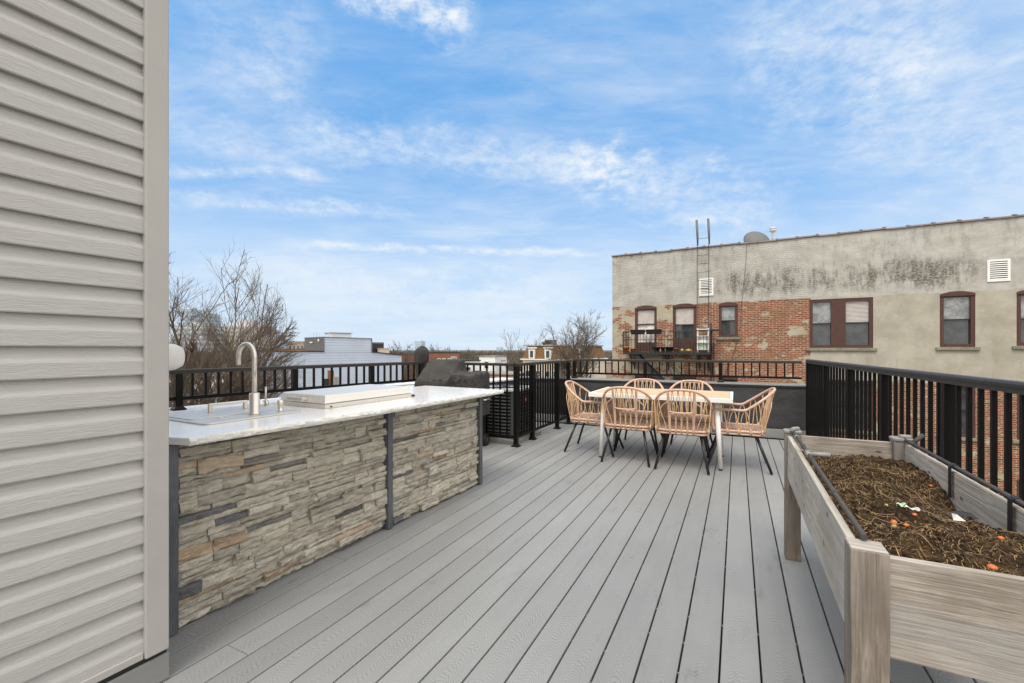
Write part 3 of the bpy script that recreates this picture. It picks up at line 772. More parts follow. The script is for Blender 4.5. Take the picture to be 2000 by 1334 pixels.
# ------------------------------------------------------------------ sink, tap, soap pump, griddle on the counter
def rounded(x0, x1, y0, y1, r, n=6):
    out = []
    for cx, cy, a0 in ((x1 - r, y1 - r, 0), (x0 + r, y1 - r, 90), (x0 + r, y0 + r, 180), (x1 - r, y0 + r, 270)):
        for i in range(n + 1):
            a = R(a0 + 90 * i / n); out.append((cx + r * math.cos(a), cy + r * math.sin(a)))
    return out
sk = thing('sink', 'stainless drop in sink with flush lid set into the white counter', 'sink', O_HOUSE + Vector((0, 0, CT)), A_HOUSE)
MB().prism(rounded(-.72, -.184, .19, .745, .045), .0005, .0085).build('rim', M['steel'], sk, bevel=.002)
MB().prism(rounded(-.685, -.36, .215, .72, .03), .0088, .0125).build('lid', M['steel'], sk, bevel=.0015)
hb = MB().box(-.56, -.54, .395, .415, .013, .05).box(-.56, -.54, .595, .615, .013, .05).box(-.56, -.54, .395, .615, .0502, .064)
hb.build('lid_handle', M['chrome'], sk, bevel=.003)
MB().lathe([(.019, .0088), (.019, .011), (.012, .0125)], 20, (-.33, .345, 0)).build('drain_knob', M['chrome'], sk)
MB().box(-.80, -.745, .02, .16, .0005, .012).build('drain_board', M['black'], sk, bevel=.003)
tp = thing('tap', 'brushed nickel gooseneck tap rising beside the sink', 'tap', O_HOUSE + rx(A_HOUSE) * -.297 + ry(A_HOUSE) * .509 + Vector((0, 0, CT + .009)), A_HOUSE)
MB().lathe([(.031, 0), (.031, .006), (.0265, .010), (.0265, .117), (.024, .120)], 24).build('body', M['chrome'], tp)
pth = [(0, 0, .119), (0, 0, .25), (0, 0, .315)] + [(-.078 + .078 * math.cos(t), 0, .32 + .078 * math.sin(t)) for t in [math.pi * i / 18 for i in range(19)]] + [(-.156, 0, .295), (-.156, 0, .275)]
MB().tube(pth, .0132, 16).build('spout', M['chrome'], tp)
MB().tube([(.0, .022, .055), (.0, .058, .055)], .0165, 16).tube([(0, .0585, .055), (0, .074, .055)], .0185, 16).build('valve', M['chrome'], tp)
MB().tube([(0, .066, .072), (0, .067, .15)], [.0045, .0055], 10).build('lever', M['chrome'], tp)
sp = thing('soap_pump', 'small nickel soap pump between the tap and the griddle lid', 'soap pump', O_HOUSE + rx(A_HOUSE) * -.29 + ry(A_HOUSE) * .661 + Vector((0, 0, CT + .009)), A_HOUSE)
MB().lathe([(.021, 0), (.021, .004), (.014, .006), (.014, .03), (.0175, .034), (.0175, .062), (.013, .066)], 20).build('pump', M['chrome'], sp)
gd = thing('griddle', 'built in stainless griddle under a flat closed steel lid', 'griddle', O_HOUSE + Vector((0, 0, CT)), A_HOUSE)
MB().box(-.66, -.175, .885, 1.72, .0005, .026).build('base', M['steel'], gd, bevel=.003)
lid = MB().hexa([(-.645, .895, .028), (-.19, .895, .028), (-.19, 1.70, .028), (-.645, 1.70, .028), (-.63, .91, .085), (-.205, .91, .085), (-.205, 1.685, .085), (-.63, 1.685, .085)])
lid.build('lid', M['steel_lid'], gd, bevel=.006)
hb = MB().box(-.48, -.465, .86, .898, .045, .062).box(-.375, -.36, .86, .898, .045, .062).box(-.495, -.345, .846, .8595, .043, .066)
hb.build('lid_handle', M['chrome'], gd, bevel=.003)
MB().box(-.172, -.165, 1.69, 1.715, .004, .018).lathe([(.004, .006), (.004, .016)], 8, (-.17, .93, 0)).build('hinge', M['black'], gd)

# ------------------------------------------------------------------ covered grill and hood behind the counter
def cover_grill():
    # local x along its length (left to right), local y away from the viewer
    o = thing('grill', 'barbecue grill under a dark grey fitted fabric cover behind the counter', 'grill', Vector((-1.239, 5.64, 0)), A_BACK)
    Lx = .835
    def prof(u):      # (y, z) polyline at station u
        t = min(1, max(0, (u - .575) / .05)); t = t * t * (3 - 2 * t)
        dome = [(-.015, .42), (-.01, .74), (.0, .825), (.03, .86), (.10, .915), (.18, .985), (.26, 1.045), (.33, 1.085), (.39, 1.09), (.45, 1.05), (.50, .96), (.52, .86), (.525, .42)]
        shelf = [(.05, .42), (.06, .78), (.065, .90), (.085, .925), (.14, .935), (.20, .938), (.26, .94), (.32, .94), (.38, .94), (.43, .94), (.47, .935), (.485, .90), (.49, .42)]
        return [(a[0] * (1 - t) + b[0] * t, a[1] * (1 - t) + b[1] * t) for a, b in zip(dome, shelf)]
    us = [0, .004, .012, .03] + [.03 + .54 * i / 40 for i in range(1, 41)] + [.575, .58, .585, .59, .60, .61, .62, .63] + [.63 + .355 * i / 22 for i in range(1, 23)] + [.993, .998, 1.0]
    rows = []
    for u in us:
        pr = prof(u); ins = 0
        if u < .03: ins = (1 - math.sqrt(max(0, 1 - ((.03 - u) / .03) ** 2))) * .05
        if u > .985: ins = (1 - math.sqrt(max(0, 1 - ((u - .985) / .015) ** 2))) * .05
        pts = spline([(0, y, z) for y, z in pr], 9)
        row = []
        for i, p in enumerate(pts):
            x = u * Lx; zz = p.z - ins * (1.0 if p.z > .6 else 0); yy = p.y + (ins if p.y < .25 else -ins)
            wr = .014 * mnoise.noise(Vector((x * 4 + p.y * 9, p.y * 3 - x * 3, 1))) + .006 * mnoise.noise(Vector((x * 13, p.y * 8 + p.z * 3, 7)))
            fold = .016 * math.sin((x * 1.0 + p.y * 2.4) * 18 + 2 * mnoise.noise(Vector((x * 2, p.y * 2, 3)))) * (.5 + .5 * mnoise.noise(Vector((x * 3, p.y * 3, 8))))
            row.append((x + .006 * mnoise.noise(Vector((p.y * 9, p.z * 9, x * 3))), yy - ((wr * 1.6 + .009 * math.sin(x * 60 + 5 * mnoise.noise(Vector((x * 6, p.z * 2, 2))))) if p.z < .85 else 0), zz + wr + fold))
        rows.append(row)
    k = len(rows[0]); mb = MB()
    mb.add([p for r in rows for p in r], [(j * k + i, j * k + i + 1, (j + 1) * k + i + 1, (j + 1) * k + i) for j in range(len(rows) - 1) for i in range(k - 1)], True)
    mb.add(rows[0], [tuple(range(k))]); mb.add(rows[-1], [tuple(reversed(range(k)))])
    mb.build('cover', M['cover'], o)
    MB().box(.06, .77, .05, .47, .12, .415).build('cart', M['black'], o, bevel=.01)
    for x, y in ((.78, .46), (.78, .06), (.08, .46), (.08, .06)):
        w_ = MB().tube([(x - .02, y, .078), (x + .02, y, .078)], .078, 24).build('wheel', M['black'], o, bevel=.006)
        MB().tube([(x - .024, y, .078), (x + .024, y, .078)], .03, 14).build('hub', M['pvc'], w_)
    MB().tube([(.80, .30, .60), (.845, .32, .60), (.845, .46, .60), (.80, .48, .60)], .01, 8).build('handle', M['chrome'], o)
    return o
cover_grill()
hd = thing('covered_post', 'narrow post under a tied dark fabric hood behind the covered grill', 'covered post', Vector((-1.20, 6.02, 0)), A_BACK)
MB().box(-.015, .015, -.015, .015, .0, .86).build('post', M['rail'], hd)
hm = MB(); rows = []
for j in range(19):
    v = j / 18; z = .82 + .45 * v
    rad = .050 + .055 * min(1, v / .6) ** .8
    if v > .78: rad *= math.sqrt(max(0.02, 1 - ((v - .78) / .225) ** 2))
    cx = -.03 + .015 * v
    rows.append([(cx + rad * math.cos(t) * (1 + .14 * math.sin(t * 6 + z * 7) * (1 - v)) + .007 * mnoise.noise(Vector((math.cos(t) * 3, math.sin(t) * 3, z * 9))), rad * .8 * math.sin(t) * (1 + .14 * math.cos(t * 5)), z + .01 * math.sin(t * 3) * v) for t in [2 * math.pi * i / 28 for i in range(28)]])
hm.add([p for r in rows for p in r], [(j * 28 + i, j * 28 + (i + 1) % 28, (j + 1) * 28 + (i + 1) % 28, (j + 1) * 28 + i) for j in range(18) for i in range(28)], True)
hm.add(rows[-1], [tuple(range(28))], True)
hm.build('hood', M['cover_dark'], hd)

# ------------------------------------------------------------------ air conditioner
def ac():
    c = P_AC + ry(A_AC) * .50 + rx(A_AC) * -.43
    o = thing('air_conditioner', 'charcoal air conditioning condenser with pale top inside the railing enclosure', 'air conditioner', c, A_AC)
    s = .335
    MB().prism(rounded(-s - .06, s + .06, -s - .06, s + .06, .02), .002, .045).build('pad', M['roof_grey'], o)
    MB().prism(rounded(-s + .03, s - .03, -s + .03, s - .03, .06), .047, .66).build('coil', M['black'], o)
    for sx in (-1, 1):
        for sy in (-1, 1):
            MB().prism(rounded(min(sx * s, sx * (s - .085)), max(sx * s, sx * (s - .085)), min(sy * s, sy * (s - .085)), max(sy * s, sy * (s - .085)), .03), .047, .665).build('corner_panel', M['ac'], o)
    lv = MB()
    for k in range(13):
        z = .085 + k * .045
        for a in range(4):
            m3 = Matrix.Rotation(a * math.pi / 2, 3, 'Z')
            p = [(-s + .086, -s + .004, z), (s - .086, -s + .004, z), (s - .086, -s + .022, z + .014), (-s + .086, -s + .022, z + .014)]
            q = [(x, y, z_ + .006) for x, y, z_ in p]
            lv.hexa([m3 @ Vector(t) for t in p + q])
    lv.build('louvre', M['ac'], o)
    MB().prism(rounded(-s - .012, s + .012, -s - .012, s + .012, .06), .667, .705).build('top_cover', M['ac_light'], o, bevel=.012)
    fg = MB()
    for k in range(7): fg.tube([(.05 * (k + .6) * math.cos(t), .05 * (k + .6) * math.sin(t), .712) for t in [2 * math.pi * i / 24 for i in range(25)]], .003, 5)
    fg.build('fan_guard', M['black'], o)
    lb = MB().box(s + .0015, s + .006, -.10, .04, .50, .585).build('label', M['red'], o)
    MB().box(s + .0065, s + .0085, -.085, .025, .528, .560).build('lettering', M['pinklabel'], lb)
    MB().tube([(-.1, s + .02, .3), (-.1, s + .1, .25), (-.1, s + .25, .1)], .02, 8).build('refrigerant_line', M['black'], o)
ac()

# ------------------------------------------------------------------ dining table
T_C = Vector((1.715, 5.13, 0)); A_T = R(-26.5)
def table():
    o = thing('dining_table', 'white metal outdoor dining table with pale wood slat top', 'table', T_C, A_T)
    hx, hy, zt = .735, .43, .742
    ap = MB().box(-hx, hx, -hy, -hy + .03, zt - .045, zt).box(-hx, hx, hy - .03, hy, zt - .045, zt)
    ap.box(-hx, -hx + .03, -hy + .0302, hy - .0302, zt - .045, zt).box(hx - .03, hx, -hy + .0302, hy - .0302, zt - .045, zt)
    ap.box(-hx + .031, hx - .031, -hy + .031, hy - .031, zt - .03, zt - .022)
    ap.build('frame', M['white_metal'], o, bevel=.003)
    n = 8; wd = (2 * hy - .064) / n; sl = MB()
    for i in range(n):
        y = -hy + .032 + i * wd; sl.box(-hx + .033, hx - .033, y + .0015, y + wd - .0015, zt - .021, zt + .002)
    sl.build('slat_top', M['teak'], o, bevel=.002)
    for sx in (-1, 1):
        for sy in (-1, 1):
            q = MB().tube([(sx * .585, sy * .30, zt - .046), (sx * .622, sy * .328, .018)], [.027, .021], 18).build('leg', M['white_metal'], o)
            MB().tube([(sx * .622, sy * .328, .0), (sx * .622, sy * .328, .0178)], .019, 14).build('foot', M['black'], q)
table()

# ------------------------------------------------------------------ rattan armchairs (local +y is the front)
def chair():
    o = thing('armchair', '-', 'chair', group='peach rattan armchairs around the dining table')
    zs = .405; hw, hd_ = .245, .235
    fr = MB()
    ringp = [(x, y, zs) for x, y in rounded(-hw, hw, -hd_, hd_, .07, 5)]
    fr.tube(ringp + [ringp[0]], .0125, 8, cap=False)
    fr.tube([(x * .985, y * .985, zs - .03) for x, y, _ in ringp] + [(ringp[0][0] * .985, ringp[0][1] * .985, zs - .03)], .010, 8, cap=False)
    def hoop(th):      # 0 right .. pi left over the back
        c, s_ = math.cos(th), math.sin(th)
        x = .278 * (abs(c) ** .72) * (1 if c > 0 else -1)
        return Vector((x, -.055 - .285 * s_ ** 1.0, .622 + .206 * s_ ** 1.15))
    arm = lambda sx: [(sx * .255, .225, zs), (sx * .262, .235, .50), (sx * .268, .232, .585), (sx * .272, .205, .618), (sx * .276, .14, .622), (sx * .279, .04, .622)]
    pth = spline([Vector(p) for p in arm(1)] + [hoop(math.pi * i / 14) for i in range(15)] + [Vector(p) for p in reversed(arm(-1))], 5)
    fr.tube(pth, .0135, 10)
    for sx in (-1, 1):
        t_ = hoop(math.acos(max(-1, min(1, (abs(.125 / .278)) ** (1 / .72)))))
        top = Vector((sx * .125, t_.y, t_.z))
        fr.tube(spline([(sx * .112, -hd_ - .008, zs - .02), (sx * .116, -hd_ - .018, zs + .11), (sx * .120, -hd_ - .045, zs + .24), top], 6), .0125, 8)
    fr.tube(spline([(-.118, -.272, .60), (-.05, -.285, .592), (.05, -.285, .592), (.118, -.272, .60)], 6), .009, 8)
    fr.build('frame', M['rattan'], o)
    wv = MB(); r_ = .0045
    for sx in (-1, 1):      # arches along the arms
        for k in range(4):
            ya = .195 - k * .105; yb = ya - .090; ym = (ya + yb) / 2
            zt = .612 if ym > -.05 else .612 + (-.05 - ym) * .75
            xa = sx * (hw + .006)
            wv.tube(spline([(xa, ya, zs - .03), (xa * 1.03, ya - .008, zs + .09), (sx * .270, ya - .022, zt - .045), (sx * .273, ym, zt), (sx * .270, yb + .022, zt - .045), (xa * 1.03, yb + .008, zs + .09), (xa, yb, zs - .03)], 5), r_, 6)
            wv.tube([(xa, (ya + yb) / 2 - .049, zs - .035), (xa * 1.01, (ya + yb) / 2 - .049, zs + .03)], .007, 6)
        # leaning arch at the back corner
        b1, b2 = Vector((sx * .20, -hd_ + .02, zs - .03)), Vector((sx * .135, -hd_ - .005, zs - .03))
        tp_ = hoop(math.acos((.215 / .278) ** (1 / .72))); tp_.x = sx * .215
        wv.tube(spline([b1, (sx * .222, -hd_ - .0, zs + .10), (sx * .235, -.25, zs + .20), tp_], 5), r_, 6)
        wv.tube(spline([b2, (sx * .165, -hd_ - .02, zs + .09), (sx * .20, -.265, zs + .19), tp_ + Vector((sx * .012, .01, -.012))], 5), r_, 6)
        wv.tube(spline([(sx * .235, -.225, zs), (sx * .20, -.285, zs + .22), (sx * .13, -.305, zs + .30)], 5), r_, 6)
    for k in range(4):      # narrow hoops between the two back straps
        x0 = -.082 + k * .055
        for dx_ in (-.018, .018):
            xb = x0 + dx_ * 1.3; xt = x0 + dx_ * .15
            c = (abs(xt) / .278) ** (1 / .72); tpz = hoop(math.acos(min(1, c)))
            wv.tube(spline([(xb, -hd_ - .008, zs - .03), (xb, -hd_ - .022, zs + .12), (x0 + dx_ * 1.0, -.29, zs + .25), (xt, tpz.y, tpz.z - .004)], 5), r_, 6)
    wv.build('cane_arches', M['cane'], o)
    st = MB()      # diagonal lattice seat
    import itertools
    lim = hw - .012, hd_ - .012
    for s_ in (1, -1):
        k = -.46
        while k < .47:
            # line y = s*x + k
            pts = []
            for x in (-lim[0], lim[0]):
                y = s_ * x + k
                if abs(y) <= lim[1]: pts.append((x, y))
            for y in (-lim[1], lim[1]):
                x = (y - k) * s_
                if abs(x) < lim[0]: pts.append((x, y))
            if len(pts) >= 2 and (Vector(pts[0]) - Vector(pts[1])).length > .04:
                zz = zs + (.0015 if s_ > 0 else -.0005)
                st.bar((*pts[0], zz), (*pts[1], zz), .011, .0016)
            k += .054
    st.build('seat', M['rattan'], o)
    MB().box(-.18, .18, -.19, -.17, zs - .052, zs - .034).box(-.18, .18, .17, .19, zs - .052, zs - .034).box(-.19, -.17, -.1695, .1695, zs - .052, zs - .034).box(.17, .19, -.1695, .1695, zs - .052, zs - .034).build('under_frame', M['legs'], o)
    for sx in (-1, 1):
        for sy in (-1, 1):
            q = MB().tube([(sx * .175, sy * .165, zs - .045), (sx * .252, sy * .292, .012)], .0132, 12).build('leg', M['legs'], o)
            MB().tube([(sx * .252, sy * .292, .0), (sx * .252, sy * .292, .0118)], .012, 10).build('foot', M['black'], q)
    return o
ch0 = chair()
e_x, e_y = rx(A_T), ry(A_T)
spots = [((-.303, -.242), 0.0, 'peach rattan armchair at the front of the table, left of two turning their backs'),
         ((.262, -.286), 1.5, 'peach rattan armchair at the front of the table, right of two turning their backs'),
         ((-.785, -.01), -90, 'peach rattan armchair at the left end of the table beside the black railing'),
         ((.775, -.045), 92, 'peach rattan armchair at the right end of the table nearest the planter'),
         ((-.33, .50), 181, 'peach rattan armchair on the parapet side of the table, left of the two behind it'),
         ((.255, .47), 179, 'peach rattan armchair on the parapet side of the table, right of the two behind it')]
for i, ((ax, ay), rot, lab) in enumerate(spots):
    c = ch0 if i == 0 else copy_tree(ch0)
    c.location = T_C + e_x * ax + e_y * ay; c.rotation_euler = (0, 0, A_T + R(rot)); c['label'] = lab

# ------------------------------------------------------------------ raised planter, right foreground
def planter():
    x0, x1, y0, y1 = .252, .832, 1.374, 3.155; zb, zt = .482, .728
    o = thing('planter', 'weathered wooden raised planter box on legs full of soil', 'planter', (0, 0, 0), A_DECK)
    pw = .078
    caps = []
    for px, py in ((x0, y0), (x1 - pw, y0), (x0, y1 - pw), (x1 - pw, y1 - pw)):
        q = MB().box(px, px + pw, py, py + pw, .002, .742).build('post', M['wood_z'], o, bevel=.003)
        MB().box(px + .002, px + pw - .002, py + .002, py + pw - .002, .7422, .7435).build('end_grain', M['wood_x'], q)
    b = .022
    def side(xa, xb, ya, yb, mat, lab=None):
        q = MB().box(xa, xb, ya, yb, zb, zt).build('side_board', M[mat], o, bevel=.002)
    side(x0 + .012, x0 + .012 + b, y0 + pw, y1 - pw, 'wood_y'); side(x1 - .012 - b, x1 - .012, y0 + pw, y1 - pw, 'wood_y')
    side(x0 + pw, x1 - pw, y0 + .02, y0 + .02 + b, 'wood_x'); side(x0 + pw, x1 - pw, y1 - .02 - b, y1 - .02, 'wood_x')
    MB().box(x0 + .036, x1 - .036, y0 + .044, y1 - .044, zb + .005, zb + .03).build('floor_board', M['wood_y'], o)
    for px in (x0, x1 - pw):
        if True:
            c = MB().prism(rounded(px - .006, px + pw + .006, y1 - pw - .006, y1 + .006, .018), .744, .758)
            c.tube([(px + .03, y1 - .05, .765), (px + pw * .5, y1 - .045, .765), (px + pw, y1 - .05, .765)] if px > .5 else [(px + pw * .9, y1 - .03, .768), (px + .045, y1 - .055, .768), (px + .03, y1 - pw - .02, .768)], .012, 8)
            c.build('post_cap', M['pvc_light'], o, bevel=.003)
    # soil
    xa, xb, ya, yb = x0 + .036, x1 - .036, y0 + .044, y1 - .044
    def h(x, y):
        u, v = (x - xa) / (xb - xa), (y - ya) / (yb - ya)
        z = .668 + .022 * math.sin(v * 5.5 + .6)
        z -= .095 * math.exp(-(((u - 1.0) / .30) ** 2 + ((v - .50) / .16) ** 2))      # hollow at the right side
        z += .03 * math.exp(-(((u - .45) / .35) ** 2 + ((v - .72) / .14) ** 2))
        z -= .03 * max(0, v - .9) * 10
        P_ = Vector((x, y, 0))
        z += .020 * mnoise.fractal(P_ * 7, 1, 2, 5) + .012 * mnoise.fractal(P_ * 34, .9, 2, 4)
        return z
    so_ = MB().grid(lambda u, v: (xa + (xb - xa) * u, ya + (yb - ya) * v, h(xa + (xb - xa) * u, ya + (yb - ya) * v)), 150, 420).build('soil', M['soil'], o, recalc=False)
    r = random.Random(5)
    fib = MB()      # dead stems, straw, rootlets lying on the soil
    for k in range(9000):
        x, y = r.uniform(xa, xb), r.uniform(ya, yb)
        if mnoise.noise(Vector((x * 5, y * 5, 2))) < r.uniform(-.6, .35): continue
        L = r.uniform(.006, .026); an = r.uniform(0, 2 * math.pi); z = h(x, y); w_ = r.uniform(.0003, .0007)
        x2, y2 = x + L * math.cos(an), y + L * math.sin(an)
        if not (xa < x2 < xb and ya < y2 < yb): continue
        z2 = h(x2, y2) + r.uniform(0, .008); nx, ny = -math.sin(an) * w_, math.cos(an) * w_
        xm, ym = (x + x2) / 2 + nx * 3, (y + y2) / 2 + ny * 3; zm = (z + z2) / 2 + .003
        fib.add([(x - nx, y - ny, z + .001), (x + nx, y + ny, z + .001), (xm + nx, ym + ny, zm), (xm - nx, ym - ny, zm), (x2 + nx, y2 + ny, z2 + .001), (x2 - nx, y2 - ny, z2 + .001)], [(0, 1, 2, 3), (3, 2, 4, 5)])
    struct(fib.build('straw_litter', M['soilbits'], None, rz=A_DECK, recalc=False), kind='stuff')
    cl_ = MB()
    for k in range(1500):
        x, y = r.uniform(xa + .01, xb - .01), r.uniform(ya + .01, yb - .01); s = r.uniform(.002, .008); z = h(x, y)
        vs = [Vector((r.uniform(-1, 1), r.uniform(-1, 1), r.uniform(-.8, .8))).normalized() * s * r.uniform(.6, 1.2) for _ in range(6)]
        vs = [(x + s * a_, y + s * b_, z + s * c_ * .7 + .001) for a_, b_, c_ in ((1, 0, 0), (0, 1.1, 0), (-.9, .1, 0), (.1, -1, 0), (.1, .1, .9), (0, 0, -.8))]
        cl_.add(vs, [(0, 1, 4), (1, 2, 4), (2, 3, 4), (3, 0, 4), (1, 0, 5), (2, 1, 5), (3, 2, 5), (0, 3, 5)])
    struct(cl_.build('soil_crumbs', M['soil'], None, rz=A_DECK, recalc=False), kind='stuff')
    rt = MB()
    for k in range(34):
        x, y = r.uniform(xa + .04, xb - .04), r.uniform(ya + .05, yb - .05); an = r.uniform(0, 6.28); pts = []
        for q in range(r.randint(4, 8)):
            if not (xa + .01 < x < xb - .01 and ya + .01 < y < yb - .01): break
            pts.append((x, y, h(x, y) + .004 + r.uniform(0, .010))); an += r.uniform(-.7, .7); st_ = r.uniform(.015, .035)
            x += st_ * math.cos(an); y += st_ * math.sin(an)
        if len(pts) >= 3: rt.tube(spline(pts, 3), r.uniform(.0005, .0011), 5)
    struct(rt.build('dry_roots', M['roots'], None, rz=A_DECK), kind='stuff')
    def on_soil(px, py):      # point of the soil seen at a photo position
        zz = .67
        for _ in range(8):
            dep = F * (CAM_H - zz) / (py - CY); wpt = Vector(((px - CX) / F * dep, dep, 0))
            l = Matrix.Rotation(-A_DECK, 3, 'Z') @ wpt
            l.x = min(max(l.x, xa + .012), xb - .012); l.y = min(max(l.y, ya + .012), yb - .012); zz = h(l.x, l.y)
        return l.x, l.y, zz
    rot = Matrix.Rotation(A_DECK, 3, 'Z')
    fr_ = [(1746, 1028, .011, 'orange', 'round orange fruit in the soil, front one of the touching pair'), (1746, 1018, .010, 'gold', 'yellow fruit in the soil right behind a round orange one'),
           (1732, 988, .009, 'gold', 'small yellow fruit alone in the soil left of the green and white scrap'), (1770, 1015, .010, 'orange', 'orange fruit in the soil just below the green and white scrap'),
           (1786, 1012, .009, 'orange', 'dried orange fruit right of another one below the scrap'), (1672, 1031, .009, 'orange', 'small orange fruit close to the near left corner post'),
           (1818, 966, .009, 'orange', 'orange fruit in the dark hollow beside the far side board'), (1955, 1057, .010, 'orange', 'orange fruit lying near the right side board of the planter'),
           (1938, 1108, .013, 'orange', 'largest orange fruit lying against the near board of the planter')]
    for px, py, s, mt, lab in fr_:
        s *= .8
        x, y, z = on_soil(px, py); mb = MB()
        prof = [(s * math.cos(t) if abs(t) < 1.5 else .0004, s * .72 * math.sin(t)) for t in [-1.55 + 3.1 * i / 10 for i in range(11)]]
        mb.lathe(prof, 14); f = mb.build('fruit', M[mt]); f.location = rot @ Vector((x, y, z + s * .45)); f.rotation_euler = (r.uniform(-.5, .5), r.uniform(-.5, .5), r.random() * 6)
        tag(f, lab, 'fruit', 'fallen fruit in the planter')
    x, y, z = on_soil(1772, 996)
    sc = thing('paper_scrap', 'crumpled white and green paper scrap lying on the soil', 'scrap', rot @ Vector((x, y, z + .007)), A_DECK - .7)
    MB().grid(lambda u, v: (-.005 + .045 * u, -.009 + .018 * v * (1 - .3 * u), .005 * math.sin(u * 7 + v * 3) + .004 * v), 10, 5).build('white_end', M['plastic_white'], sc, recalc=False)
    MB().grid(lambda u, v: (-.028 + .0225 * u, -.011 + .022 * v, .004 * math.sin(u * 6 + v * 4) + .004 * v + .004), 6, 5).build('green_end', pmat('pale_green_print', (.42, .62, .36), .6, .3, 60), sc, recalc=False)
    x, y, z = on_soil(1862, 1017)
    ws = MB().add([(0, 0, 0), (.030, -.008, .003), (.012, .008, .018), (-.003, .004, .022)], [(0, 1, 2, 3)]).build('paper_scrap', M['plastic_white'], recalc=False)
    ws.location = rot @ Vector((x, y, z + .002)); ws.rotation_euler = (0, 0, -.4); tag(ws, 'white torn triangle of paper beside black plastic in the soil', 'scrap')
    x, y, z = on_soil(1868, 1010)
    bs_ = MB().grid(lambda u, v: (-.04 + .10 * u, -.02 + .05 * v, .004 + .006 * math.sin(u * 5 + v * 4)), 8, 5).build('plastic_sheet', M['black'], recalc=False)
    bs_.location = rot @ Vector((x, y, z + .003)); tag(bs_, 'piece of black plastic liner showing in the hollow of the soil', 'plastic sheet')
    # conduit pipes along both long sides
    for side_, px, zz, lab in ((-1, x0 + .040, .755, 'grey irrigation pipe along the deck side of the planter'), (1, x1 - .030, .752, 'dark grey irrigation pipe along the railing side of the planter')):
        p = thing('irrigation_pipe', lab, 'pipe', (0, 0, 0), A_DECK)
        MB().tube([(px, y0 + (.06 if side_ < 0 else -.1), zz), (px, y1 - .05, zz)], .0079, 14).build('pipe', M['pvc'], p)
        for y in ((1.83, 2.33, 2.62, 2.90) if side_ < 0 else (1.25, 1.62, 2.02, 2.48)):
            if side_ < 0:
                MB().tube([(px, y - .012, zz), (px, y + .012, zz)], .0108, 14).build('clip', M['pvc_light'] if y > 2.8 else M['pvc'], p)
            else:
                q = MB().tube([(px, y - .014, zz), (px, y + .014, zz)], .0120, 14)
                q.box(px - .0150, px - .0120, y - .014, y + .014, zz - .13, zz + .004)
                q.build('bracket', M['black'], p, bevel=.002)
        for y in ((2.46,) if side_ < 0 else (1.80, 2.98)):
            MB().tube([(px, y - .04, zz), (px, y + .04, zz)], .0108, 14).tube([(px, y, zz), (px + (.085 if side_ < 0 else .05), y + (.0 if side_ < 0 else .02), zz + (.002 if side_ < 0 else .045))], .0102, 14).build('tee', M['pvc_light'] if side_ < 0 else M['pvc'], p)
planter()

# ------------------------------------------------------------------ leaves blown against the parapet under the left chair
lf = MB(); r = random.Random(3)
for k in range(90):
    t = -2.85 + abs(r.gauss(0, .28)) + (.3 if k % 2 else 0); y = .03 - abs(r.gauss(0, .06))
    p = P_CORNER + rx(A_BACK) * t + ry(A_BACK) * y
    an = r.uniform(0, 6.28); s = r.uniform(.018, .04); tz = r.uniform(.004, .05 * max(.1, 1 - abs(y) * 8))
    ax = Vector((math.cos(an), math.sin(an), r.uniform(-.3, .3))); bx = Vector((-math.sin(an), math.cos(an), r.uniform(-.4, .4)))
    c = Vector((p.x, p.y, tz))
    lf.add([c - ax * s, c - bx * s * .5 + Vector((0, 0, .006)), c + ax * s, c + bx * s * .5 + Vector((0, 0, .008)), c + Vector((0, 0, -.003))], [(0, 1, 4), (1, 2, 4), (2, 3, 4), (3, 0, 4)])
for k in range(26):
    c = T_C + Vector((r.uniform(-1.6, 1.9), r.uniform(-2.6, .9), .003)); an = r.uniform(0, 6.28); s = r.uniform(.004, .011)
    ax = Vector((math.cos(an), math.sin(an), 0)); bx = Vector((-math.sin(an), math.cos(an), 0))
    lf.add([c - ax * s, c - bx * s * .5 + Vector((0, 0, .002)), c + ax * s, c + bx * s * .5 + Vector((0, 0, .003))], [(0, 1, 2, 3)])
struct(lf.build('fallen_leaves', M['leaf'], recalc=False), 'dry brown leaves heaped at the foot of the black parapet', 'stuff')

